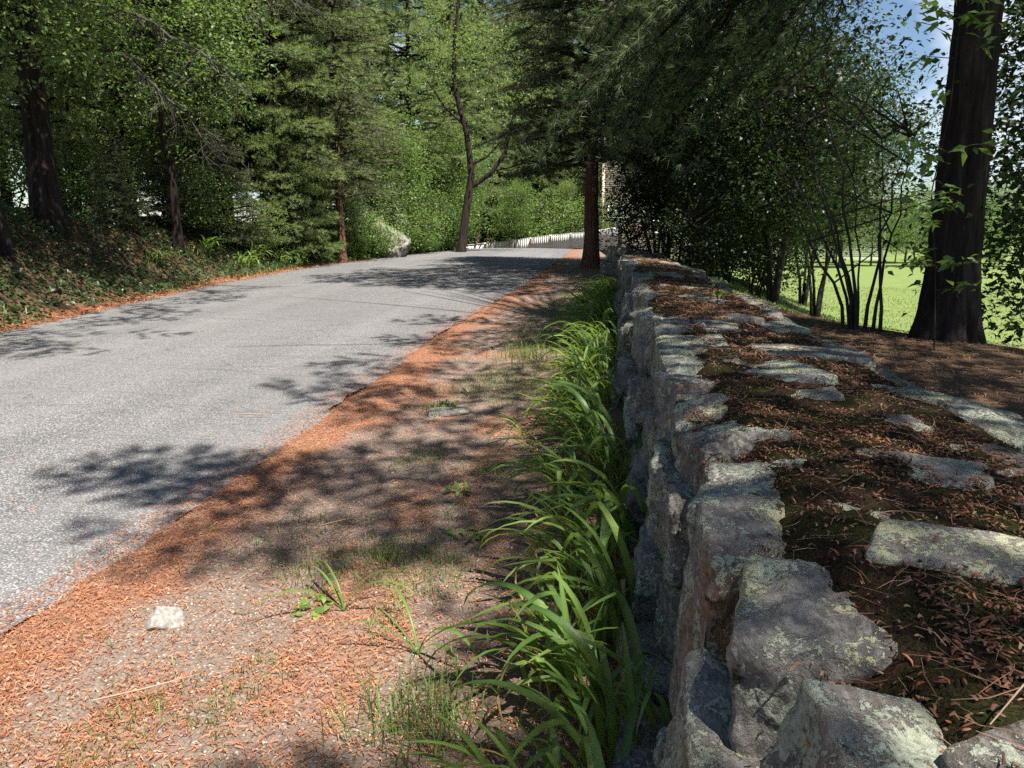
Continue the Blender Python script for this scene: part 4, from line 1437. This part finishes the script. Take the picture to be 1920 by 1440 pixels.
# ------------------------------------------------------------------ trees beyond the crest and the lawn
far = [(-12.5, 44, 'p', 1.15), (-9.5, 47, 'q', 1.2), (-15.5, 50, 'p', 1.3), (-6.0, 58, 'q', 1.2), (-2.5, 60, 'c', 1.1), (-9.8, 60, 'c', 1.2), (-13.5, 62, 'p', 1.3), (1.0, 64, 'q', 1.2), (4.5, 62, 'c', 1.0), (-4.5, 68, 'p', 1.3),
       (-18.5, 56, 'q', 1.3), (-18, 42, 'p', 1.3), (-22, 48, 'q', 1.4), (-26, 40, 'p', 1.4), (-28, 55, 'q', 1.5), (-24, 34, 'q', 1.2), (-30, 30, 'p', 1.3), (-7.5, 66, 'b', 1.6), (-2.2, 54.5, 'b', .75), (0.2, 57, 'b', .9), (-6.5, 53, 'b', .7), (-11, 53, 'b', .9),
       (-34, 44, 'p', 1.6), (-36, 36, 'q', 1.5), (-3.5, 57, 'p', .75), (-5.6, 60, 'q', .6), (-8.2, 63, 'p', .7), (-1.2, 62, 'q', .7), (-10.5, 57, 'c', .6)]
fl_lab = {'p': ('tall pine beyond the crest of the lane', 'pine tree', 'pines beyond the crest'), 'q': ('tall pine beyond the crest of the lane', 'pine tree', 'pines beyond the crest'),
          'c': ('tall pine beyond the crest of the lane', 'pine tree', 'pines beyond the crest'), 'b': ('light green broadleaf tree beyond the crest', 'broadleaf tree', 'broadleaf trees beyond the crest')}
for i, (x, y, k, s) in enumerate(far + [(-7.8, 72, 'q', 1.5), (-10.5, 74, 'p', 1.5), (-12.5, 70, 'q', 1.5), (-5.5, 76, 'p', 1.6), (-1, 74, 'q', 1.6), (3.5, 72, 'p', 1.5), (-15, 68, 'p', 1.5)]):
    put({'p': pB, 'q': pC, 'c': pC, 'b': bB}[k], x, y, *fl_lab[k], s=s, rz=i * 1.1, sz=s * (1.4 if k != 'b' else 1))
for i, (x, y, s) in enumerate([(8.5, 49, .62), (11, 51, .66), (13.6, 49, .6), (16.2, 51, .68), (19, 50, .62), (22, 51, .66), (25.5, 50, .7), (29, 51, .66), (9, 56, .55), (14, 58, .6), (19, 55, .5), (24, 60, .65), (30, 58, .7), (36, 60, .7), (27, 50, .45), (6, 60, .6), (42, 56, .7), (11.5, 52, .35), (22, 48, .3), (8, 68, .7), (13, 70, .7), (18, 66, .62), (23, 70, .75), (29, 68, .7), (35, 72, .8), (41, 68, .8), (47, 64, .8), (33, 52, .42), (16, 63, .5), (32, 50, .7), (36, 51, .72), (10, 54, .8), (15, 55, .8), (20, 56, .8), (25, 55, .85), (30, 57, .85), (44, 50, .8), (40, 48, .7), (26, 64, .6), (38, 52, .5)]):
    put(bB, x, y, 'pale green garden tree beyond the sunny lawn', 'broadleaf tree', 'garden trees beyond the lawn', s, i * 2.2)
for i, (x, y, s) in enumerate([(-14, 60, 2.6), (-11.5, 59, 2.4), (-9, 58.4, 2.2), (-6.6, 57, 2.3), (-4.4, 55, 2.0), (-2.4, 52, 2.0), (-1.0, 48.5, 1.6), (-7.5, 62, 3.2), (-3.5, 61, 3.2), (0.5, 60, 3.0)]):
    put([sA, sB][i % 2], x, y, 'tall bushy shrub behind the white fence', 'shrub', 'shrubs behind the white fence', s, i * 1.3, zoff=-.3)
put(pB, 13.5, 48, 'blue-green pine standing alone beyond the lawn', 'pine tree', None, .62, .3)

# ------------------------------------------------------------------ dark shrubs and small trees behind the wall
mA = broadleaf('small_tree', 81, 5, .045, 4, (0, 0, 3.9), (2.1, 1.9, 2.3), 640, 34, .095, .26, 'leaf_shaded', 'bark_dark', flat=.5)
mB = broadleaf('small_tree', 82, 5, .06, 3, (0, 0, 3.7), (1.9, 1.9, 2.5), 640, 34, .095, .26, 'leaf_shaded', 'bark_dark', flat=.5)
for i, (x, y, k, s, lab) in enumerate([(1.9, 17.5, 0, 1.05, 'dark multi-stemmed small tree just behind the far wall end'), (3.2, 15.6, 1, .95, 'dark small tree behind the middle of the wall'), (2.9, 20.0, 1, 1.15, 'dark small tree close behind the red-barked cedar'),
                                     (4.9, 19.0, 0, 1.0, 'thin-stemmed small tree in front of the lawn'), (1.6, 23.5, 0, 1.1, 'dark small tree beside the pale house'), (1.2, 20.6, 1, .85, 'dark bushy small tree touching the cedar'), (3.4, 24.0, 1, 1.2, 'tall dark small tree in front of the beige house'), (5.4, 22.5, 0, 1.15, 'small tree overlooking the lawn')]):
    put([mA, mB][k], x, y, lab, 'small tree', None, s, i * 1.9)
sR = broadleaf('thin_stemmed_shrub', 83, 2.4, .014, 9, (-.25, 0, 1.35), (1.0, .8, 1.0), 95, 17, .065, .17, 'leaf_shaded', 'bark_dark', limb_every=1, twr=.5)
put(sR, 2.35, 7.6, 'thin-stemmed shrub at the foot of the massive pine', 'shrub', None, 1.2, .2)
sT = broadleaf('broadleaf_tree', 84, 6, .07, 1, (.2, 0, 3.0), (1.8, 1.8, 2.7), 430, 32, .11, .26, 'leaf_shaded', 'bark_dark', limb_every=1, twr=.6)
put(sT, 5.0, 8.6, 'dark leafy tree directly beyond the massive pine', 'broadleaf tree', None, 1.0, .3)
put(sT, 6.6, 10.2, 'dark leafy tree farther out beyond the massive pine', 'broadleaf tree', None, 1.1, 2.3)
sQ = broadleaf('leafy_shrub', 85, 1.0, .012, 6, (0, 0, .6), (.7, .6, .45), 45, 16, .07, .16, 'leaf_shaded', 'bark_dark', limb_every=1, twr=.4)
put(sQ, 4.0, 7.3, 'knee-high leafy shrub in front of the lawn beside the massive pine', 'shrub', None, 1.0, .3)
put(sQ, 4.7, 6.7, 'knee-high leafy shrub farther from the massive pine', 'shrub', None, .9, 1.3)

sD = broadleaf('dark_shrub', 87, 2.2, .02, 6, (0, 0, 1.2), (1.2, 1.2, 1.25), 170, 26, .09, .2, 'leaf_shaded', 'bark_dark')
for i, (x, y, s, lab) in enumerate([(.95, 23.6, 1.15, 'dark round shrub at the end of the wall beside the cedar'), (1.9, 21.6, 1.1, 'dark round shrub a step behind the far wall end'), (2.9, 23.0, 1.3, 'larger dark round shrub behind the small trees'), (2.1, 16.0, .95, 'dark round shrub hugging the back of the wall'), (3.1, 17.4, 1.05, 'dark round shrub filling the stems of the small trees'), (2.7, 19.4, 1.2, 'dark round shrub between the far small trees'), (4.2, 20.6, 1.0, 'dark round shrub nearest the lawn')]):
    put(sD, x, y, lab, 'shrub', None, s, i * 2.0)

# bright sapling leaves in front of the massive trunk
e = empty('sapling', (2.42, 6.2, float(ground(2.42, 6.2))), 'slender sapling with sunlit leaves in front of the massive pine', 'sapling')
T = Tubes()
St = np.array([[.12, .1, -.1], [.04, .05, .6], [-.05, .05, 1.2], [.02, .05, 1.8], [.0, 0, 2.3], [.06, 0, 2.75]])
T.add(St, [.006, .0055, .005, .004, .003, .0015], 5)
Pl = []
for q in range(34):
    h = rg.uniform(.35, 2.75)
    c = np.array([np.interp(h, St[:, 2], St[:, m]) for m in range(3)])
    a = rg.uniform(0, 6.28)
    d = np.array([math.cos(a), math.sin(a), .25])
    l = rg.uniform(.15, .50)
    T.add(np.stack([c, c + d * l * .6, c + d * l - UP * .04]), [.004, .003, .0015], 3)
    for w in range(9):
        Pl.append(c + d * l * rg.uniform(.3, 1.05) + rg.normal(0, .025, 3))
T.build('stems', M['bark_dark'], e)
Pl = np.array(Pl)
V, F, kv = leaves(Pl, .115, rg, None, .35, .55, .12, .42)
mesh_np('foliage', V, F, M['leaf_light'], e, False, tint=np.repeat(rg.beta(2, 2, len(Pl)), kv))

# ------------------------------------------------------------------ bank cover
ty = RNG.uniform(7, 33, 46000)
tt = RNG.uniform(.0, 4.6, 46000)
lx, ly = XL(ty) - tt, ty
kp = RNG.random(46000) < sstep(.05, .45, tt + .6 * (fbm(lx * 1.2, ly * 1.2, 131) - .5)) * sstep(4.6, 3.0, tt) * np.clip(.12 + 1.5 * sstep(.32, .46, fbm(lx * .8, ly * .8, 132)), 0, 1)
lx, ly = lx[kp], ly[kp]
hh = .04 + .22 * fbm(lx * 1.5, ly * 1.5, 133) * RNG.random(len(lx))
P = np.stack([lx, ly, ground(lx, ly) + hh], -1)
V, F, kv = leaves(P, .10, RNG, None, .1, .65)
o = mesh_np('ground_ivy', V, F, M['ivy'], None, False, tint=np.repeat(RNG.beta(2, 2.2, len(P)), kv))
tag(o, 'dark leafy ground cover over the roadside bank', 'ground cover', kind='stuff')
# bright weeds below the ledge and along the road edge
lx, ly = scatter(26000, -9.6, -5.6, 21, 36, lambda x, y: sstep(-.05, .35, XL(y) - x) * sstep(2.0, .9, XL(y) - x) * sstep(22, 25, y))
P = np.stack([lx, ly, ground(lx, ly) + .02 + .45 * RNG.random(len(lx)) * fbm(lx * 2, ly * 2, 141)], -1)
V, F, kv = leaves(P, .13, RNG, None, .0, .6)
o = mesh_np('verge_weeds', V, F, M['weed'], None, False, tint=np.repeat(RNG.beta(2, 2, len(P)), kv))
tag(o, 'bright green weeds along the road edge below the ledge', 'weeds', kind='stuff')
lx, ly = scatter(16000, -10.5, -6, 9, 36, lambda x, y: sstep(-.02, .2, XL(y) - x) * sstep(1.6, .5, XL(y) - x) * np.clip(sstep(13, 20, y) + (fbm(x, y, 151) > .55) * .5, 0, 1))
P = np.stack([lx, ly, ground(lx, ly)], -1)
V, F = blades(P, .22, .014, RNG, .8, np.array([.5, 0, 0]))
o = mesh_np('bank_grass', V, F, M['grass'], None, False, tint=np.repeat(RNG.beta(2, 2, len(P)), 5))
tag(o, 'loose grass along the foot of the bank', 'grass', kind='stuff')

# strap-leaved clumps on the bank
v_, f_, t_ = LV[0]
for i, (x, y, s) in enumerate([(-9.4, 19.6, 1.0), (-9.1, 20.6, 1.1), (-9.2, 18.8, .9), (-9.0, 21.6, .9), (-9.6, 17.6, 1.0), (-9.4, 15.2, .8)]):
    e = empty('strap_leaf_clump', (x, y, float(ground(x, y))), 'strap-leaved clump arching out of the bank', 'plant', 'strap-leaved clumps on the bank')
    Vs, Fs, Ts, off = [], [], [], 0
    for q in range(26):
        k = int(rl.integers(len(LB)))
        v, f, t = LV[k]
        m = np.array(Matrix.Translation((rl.normal(0, .08), rl.normal(0, .12), 0)) @ Matrix.Rotation(rl.normal(0, 1.2), 4, 'Z') @ Matrix.Rotation(rl.uniform(-.2, .3), 4, 'Y') @ Matrix.Scale(s * rl.uniform(.8, 1.3), 4))
        Vs.append(v @ m[:3, :3].T + m[:3, 3])
        Fs.append(f + off)
        Ts.append(np.clip(t + rl.normal(.1, .15), 0, 1))
        off += len(v)
    o = mesh_np('leaves', np.concatenate(Vs), np.concatenate(Fs), M['lily'], e, True, tint=np.concatenate(Ts))
    o['kind'] = 'stuff'

# rock ledge in the bank
def boulder(name, c, size, rot, mat, level, seed, label, cat):
    me = stone_mesh(name, size, level, seed, 2.2 if 'white' in name else 3.0, rough=1.8 if 'white' in name else 1.0)
    me.materials.append(M[mat])
    o = bpy.data.objects.new(name, me)
    COL.objects.link(o)
    o.location = c
    o.rotation_euler = rot
    return tag(o, label, cat)


boulder('rock_ledge', (-8.3, 28.0, .95), (1.7, 2.6, 1.5), (.15, .55, .3), 'ledge', 3, 901, 'pinkish grey rock ledge showing through the weeds of the bank', 'rock')
boulder('white_rock', (-1.62, 2.46, float(verge_z(-1.62, 2.46)) + .006), (.125, .09, .08), (.65, .40, .7), 'rockwhite', 4, 903, 'white quartz rock lying in the orange litter', 'rock')
boulder('flat_stone', (-1.20, 5.65, float(verge_z(-1.2, 5.65)) + .005), (.34, .22, .06), (0, 0, .2), 'stone_d', 3, 904, 'flat tan stone set in the verge', 'rock')

# ------------------------------------------------------------------ white fence beyond the crest
def fence_path():
    return [((-13.5, 56.5), 0.15), ((-11.2, 56.3), 0.32), ((-8.9, 55.5), 0.52), ((-6.9, 53.6), 0.72), ((-5.2, 51.3), 0.95), ((-3.7, 48.8), 1.14), ((-2.3, 46.3), 1.26), ((-1.3, 43.4), 1.35), ((-.8, 40.2), 1.40), ((-.45, 36.8), 1.46), ((-.15, 33.4), 1.50), ((.10, 30.0), 1.52), ((.32, 27.0), 1.52)]


fence = empty('white_fence', (-3, 48, 0), 'white board fence with scalloped top curving along the road bend', 'fence')
FO = np.array([-3, 48, 0.0])
pts = fence_path()
for k in range(len(pts) - 1):
    (a, za), (b, zb) = pts[k], pts[k + 1]
    a, b = np.array([*a, 0.0]), np.array([*b, 0.0])
    d = nrm(b - a)
    nrmv = np.array([-d[1], d[0], 0])
    L = np.linalg.norm(b - a)
    nbd = int(L / .28)
    Vs, Fs, off = [], [], 0
    for q in range(nbd):
        s0, s1 = q / nbd * L, (q + 1) / nbd * L
        zt = []
        for s in (s0, s1):
            u_ = s / L
            zt.append(za + (zb - za) * u_ - .03 * math.sin(math.pi * u_))
        g0 = a + d * s0
        zb_ = float(ground(*(a + d * (s0 + s1) / 2)[:2])) + .05
        th = nrmv * (.012 + .002 * (q % 2))
        q_ = [a + d * s0 - th, a + d * s1 - th, a + d * s1 + th, a + d * s0 + th]
        for pnt in q_:
            Vs.append(pnt + [0, 0, min(zb_, zt[0] - .3)])
        for pnt, z in zip(q_, (zt[0], zt[1], zt[1], zt[0])):
            Vs.append(pnt + [0, 0, z])
        Fs += [[off + 0, off + 1, off + 5, off + 4], [off + 1, off + 2, off + 6, off + 5], [off + 2, off + 3, off + 7, off + 6], [off + 3, off + 0, off + 4, off + 7], [off + 4, off + 5, off + 6, off + 7]]
        off += 8
    for zz in (.30, .75):                                        # back rails and a cap rail following the scallop
        pass
    ss = np.linspace(0, L, 9)
    ring = []
    for s in ss:
        u_ = s / L
        z = za + (zb - za) * u_ - .03 * math.sin(math.pi * u_)
        c = a + d * s
        ring += [c - nrmv * .04 + [0, 0, z], c + nrmv * .04 + [0, 0, z], c + nrmv * .04 + [0, 0, z + .04], c - nrmv * .04 + [0, 0, z + .04]]
    for i in range(8):
        for j in range(4):
            Fs.append([off + i * 4 + j, off + i * 4 + (j + 1) % 4, off + i * 4 + 4 + (j + 1) % 4, off + i * 4 + 4 + j])
    Vs += ring
    mesh_np('panel', np.array(Vs) - FO, np.array(Fs), M['white'], fence)
for i, (a, z) in enumerate(pts):
    z = z if i in (0, 3, 8, 12) else z - .16
    g0 = min(float(ground(*a)), z - 1.0) - .2
    w = .07
    V = []
    for (hw, zz) in ((w, g0), (w, z + .10), (w * 1.4, z + .10), (w * 1.4, z + .14), (.01, z + .19)):
        V += [(a[0] - hw, a[1] - hw, zz), (a[0] + hw, a[1] - hw, zz), (a[0] + hw, a[1] + hw, zz), (a[0] - hw, a[1] + hw, zz)]
    F = [[i * 4 + j, i * 4 + (j + 1) % 4, i * 4 + 4 + (j + 1) % 4, i * 4 + 4 + j] for i in range(4) for j in range(4)]
    mesh_np('post', np.array(V) - FO, np.array(F), M['white'], fence)


# ------------------------------------------------------------------ houses
def box(V, F, x0, x1, y0, y1, z0, z1):
    o = len(V)
    V += [(x0, y0, z0), (x1, y0, z0), (x1, y1, z0), (x0, y1, z0), (x0, y0, z1), (x1, y0, z1), (x1, y1, z1), (x0, y1, z1)]
    F += [[o, o + 3, o + 2, o + 1], [o + 4, o + 5, o + 6, o + 7], [o, o + 1, o + 5, o + 4], [o + 1, o + 2, o + 6, o + 5], [o + 2, o + 3, o + 7, o + 6], [o + 3, o, o + 4, o + 7]]


def bmesh_box(name, dims, mat, parent):
    V, F = [], []
    for d in dims:
        box(V, F, *d)
    return mesh_np(name, np.array(V), np.array(F), mat, parent)


def house(name, loc, W, D, H, wins, label, siding, rz=0):
    e = empty(name, loc, label, 'house', None, rz)
    V, F = [], []
    box(V, F, 0, W, 0, D, -2, H)
    z = .1
    w_ = mesh_np('wall', np.array(V), np.array(F), M[siding], e)
    V, F = [], []
    while z < H:                     # clapboards: tilted laps on the front and on both ends
        for (a, b, nx, ny) in (((0, 0), (W, 0), 0, -1), ((0, D), (0, 0), -1, 0), ((W, 0), (W, D), 1, 0)):
            o = len(V)
            V += [(a[0] + nx * .03, a[1] + ny * .03, z), (b[0] + nx * .03, b[1] + ny * .03, z), (b[0] + nx * .006, b[1] + ny * .006, z + .13), (a[0] + nx * .006, a[1] + ny * .006, z + .13),
                  (a[0], a[1], z), (b[0], b[1], z)]
            F += [[o, o + 1, o + 2, o + 3], [o + 4, o + 5, o + 1, o]]
        z += .13
    mesh_np('clapboards', np.array(V), np.array(F), M[siding], w_)
    bmesh_box('corner_board', [(-.05, .10, -.05, .10, -1, H)], M[siding], e)
    bmesh_box('corner_board', [(W - .1, W + .05, -.05, .10, -1, H)], M['trim'], e)
    V = [(-.4, -.4, H), (W + .4, -.4, H), (W + .4, D + .4, H), (-.4, D + .4, H), (-.4, D / 2, H + D * .38), (W + .4, D / 2, H + D * .38)]
    F4 = [[0, 1, 5, 4], [2, 3, 4, 5], [0, 3, 2, 1]]
    me = bpy.data.meshes.new('roof')
    me.from_pydata(V, [], F4 + [[0, 4, 3], [1, 2, 5]])
    me.materials.append(M['roof'])
    o = bpy.data.objects.new('roof', me)
    COL.objects.link(o)
    o.parent = e
    for (x, z, ww, wh) in wins:
        f = bmesh_box('window', [(x - .09, x, -.07, .02, z - .09, z + wh + .09), (x + ww, x + ww + .09, -.07, .02, z - .09, z + wh + .09), (x, x + ww, -.07, .02, z + wh, z + wh + .09), (x - .02, x + ww + .02, -.11, .02, z - .09, z),
                                 (x + ww / 2 - .02, x + ww / 2 + .02, -.045, .0, z, z + wh), (x, x + ww, -.05, .0, z + wh / 2 - .025, z + wh / 2 + .025)], M['trim'], e)
        bmesh_box('pane', [(x, x + ww, -.034, -.031, z, z + wh)], M['glass'], f)
    return e


house('house', (-.55, 50, -.4), 8.5, 6, 6.8, [(.42, 1.95, .85, 1.35), (2.6, 1.75, .85, 1.35), (5.2, 1.75, .85, 1.35)], 'beige clapboard house half hidden behind the cedar trunk', 'siding')
house('house', (10.5, 62, -.6), 10, 7, 4.2, [(1.5, 1.3, 1, 1.3), (5, 1.3, 1, 1.3)], 'pale house glimpsed through leaves beyond the lawn', 'trim')

# overhead wires across the lane
for i, (za, zb) in enumerate([(4.9, 5.3), (5.25, 5.6)]):
    t = np.linspace(0, 1, 15)[:, None]
    a, b = np.array([-13, 46, za]), np.array([3, 40, zb])
    C = a + (b - a) * t - UP * .5 * 4 * t * (1 - t) * .6
    T = Tubes()
    T.add(C, np.full(15, .012), 4)
    tag(T.build('overhead_wire', M['wire']), ['lower thin dark wire strung across the lane', 'upper thin dark wire strung across the lane'][i], 'wire', 'wires across the lane')

# ------------------------------------------------------------------ small things on the verge and wall
def grass_clump(x, y, n, L, W, label, seed, s=1.0, dirn=None, mat='grass', name='grass_clump'):
    rg = np.random.default_rng(seed)
    P = np.stack([rg.normal(0, .035 * s, n), rg.normal(0, .035 * s, n), 0 * np.zeros(n)], -1)
    V, F = blades(P, L, W, rg, .9, dirn)
    o = mesh_np(name, V, F, M[mat], None, False, tint=np.repeat(rg.beta(2, 2, n), 5))
    o.location = (x, y, float(verge_z(x, y)) - .004)
    return tag(o, label, 'grass clump')


grass_clump(-.95, 3.1, 130, .09, .003, 'fluffy grass tuft in the middle of the verge', 1, 1.6)
grass_clump(-.52, 2.0, 260, .16, .004, 'dark dense grass clump beside the near day lilies', 2, 3.0)
grass_clump(-.70, 4.3, 120, .08, .003, 'small grass tuft close to the day lilies', 3, 1.8)
grass_clump(-.85, 7.9, 260, .20, .005, 'pale sunlit grass clump beside the far day lilies', 4, 4.0)
grass_clump(-1.32, 5.75, 50, .12, .005, 'thin grass tuft beside the flat tan stone', 5, 1.5)
# long strap blades of a stray lily on the verge
for i, (x, y, n, lab) in enumerate([(-.98, 2.62, 5, 'stray long-bladed plant rising from the bare verge'), (-.62, 2.35, 5, 'stray long-bladed plant beside the dark grass clump'), (-.55, 5.0, 9, 'small long-bladed plant standing out from the day lily row')]):
    e = empty('strap_leaf_plant', (x, y, float(verge_z(x, y))), lab, 'plant')
    for q in range(n):
        o = bpy.data.objects.new('leaf', LB[int(rl.integers(len(LB)))])
        COL.objects.link(o)
        o.parent = e
        o.matrix_local = Matrix.Rotation(rl.uniform(-1.2, 1.2) + (0 if q % 2 else math.pi), 4, 'Z') @ Matrix.Rotation(rl.uniform(.1, .6), 4, 'Y') @ Matrix.Diagonal((.62, .36, .62, 1))
# fallen green leaf
V = np.array([[0, 0, 0], [.02, .018, .012], [.035, .012, .006], [.05, .03, .016], [.062, .014, .008], [.085, .02, .014], [.10, 0, .004], [.085, -.02, .012], [.062, -.014, .008], [.05, -.028, .016], [.035, -.012, .006], [.02, -.016, .012], [-.03, .0, .01]])
me = bpy.data.meshes.new('fallen_leaf')
me.from_pydata([tuple(v * 1.0) for v in V], [], [[0, i, i + 1] for i in range(1, 11)] + [[0, 12, 1]])
me.attributes.new('tint', 'FLOAT', 'POINT').data.foreach_set('value', [.7] * 13)
me.materials.append(M['weed'])
o = bpy.data.objects.new('fallen_leaf', me)
COL.objects.link(o)
o.location = (-1.86, 3.0, .03)
o.rotation_euler = (.2, -.15, .6)
tag(o, 'bright green lobed leaf fallen on the orange litter', 'leaf')
# low broad weeds
for i, (x, y, lab) in enumerate([(-1.12, 2.62, 'flat rosette weed near the white rock'), (-1.25, 5.85, 'pale weed sprouting behind the flat stone'), (-.78, 3.9, 'low leafy weed in the shaded verge'), (-.62, 3.35, 'low leafy weed close to the lily leaves')]):
    rg = np.random.default_rng(600 + i)
    P = rg.normal(0, .03, (22, 3)) * [1, 1, .3] + [0, 0, .012]
    V, F, kv = leaves(P, .06, rg, nrm(P * [1, 1, 0]), -.1, .7)
    o = mesh_np('weed', V, F, M['weed'], None, False, tint=np.repeat(rg.beta(2, 2, 22), kv))
    o.location = (x, y, float(verge_z(x, y)))
    tag(o, lab, 'weed')
# dry twigs
for i, (a, b, r, lab) in enumerate([((-1.35, 3.35), (-.92, 3.75), .003, 'long dry stalk lying across the verge'), ((-1.55, 1.95), (-1.30, 2.12), .003, 'short dry stalk near the white rock'), ((-.55, 4.55), (-.32, 4.62), .006, 'dark twig beside the day lilies'),
                                    ((-1.22, 6.35), (-1.15, 6.2), .012, 'pale bark chip behind the flat stone'), ((-2.75, 5.3), (-2.5, 5.32), .004, 'dry stalk lying on the asphalt')]):
    a = np.array([*a, max(float(verge_z(*a)), float(prof(a[1])) + .03) + .008])
    b = np.array([*b, max(float(verge_z(*b)), float(prof(b[1])) + .03) + .008])
    m = (a + b) / 2 + np.array([.012, -.012, .006])
    T = Tubes()
    T.add(np.stack([a, (a + m) / 2, m, (m + b) / 2, b]), [r, r, r * .9, r * .8, r * .5], 5)
    tag(T.build('dry_twig', M['twig']), lab, 'twig')
# twigs and a seedling on the wall top
for i, (a, b, zz, lab) in enumerate([((.42, .80), (.62, .92), .03, 'red-brown twig beside the dark slab')]):
    a = np.array([*a, max(float(bed_z(*a)), .93) + zz])
    b = np.array([*b, max(float(bed_z(*b)), .93) + zz])
    m = (a + b) / 2 + np.array([.0, .02, .035])
    T = Tubes()
    T.add(np.stack([a, (a + m) / 2 + [0, 0, .012], m, (m + b) / 2 + [0, 0, .008], b]), [.0009, .0012, .0013, .0011, .0006], 5)
    tag(T.build('dry_twig', M['twig']), lab, 'twig')
e = empty('seedling', (.86, 6.3, float(bed_z(.86, 6.3))), 'small green seedling growing on the wall top', 'seedling')
T = Tubes()
T.add(np.array([[0, 0, -.02], [.0, .01, .12], [.01, 0, .26]]), [.004, .003, .0015], 4)
T.build('stem', M['bark_dark'], e)
rg = np.random.default_rng(640)
P = np.stack([rg.normal(0, .03, 30), rg.normal(0, .03, 30), rg.uniform(.05, .26, 30)], -1)
V, F, kv = leaves(P, .055, rg)
mesh_np('foliage', V, F, M['leaf'], e, False, tint=np.repeat(rg.beta(2, 2, 30), kv))
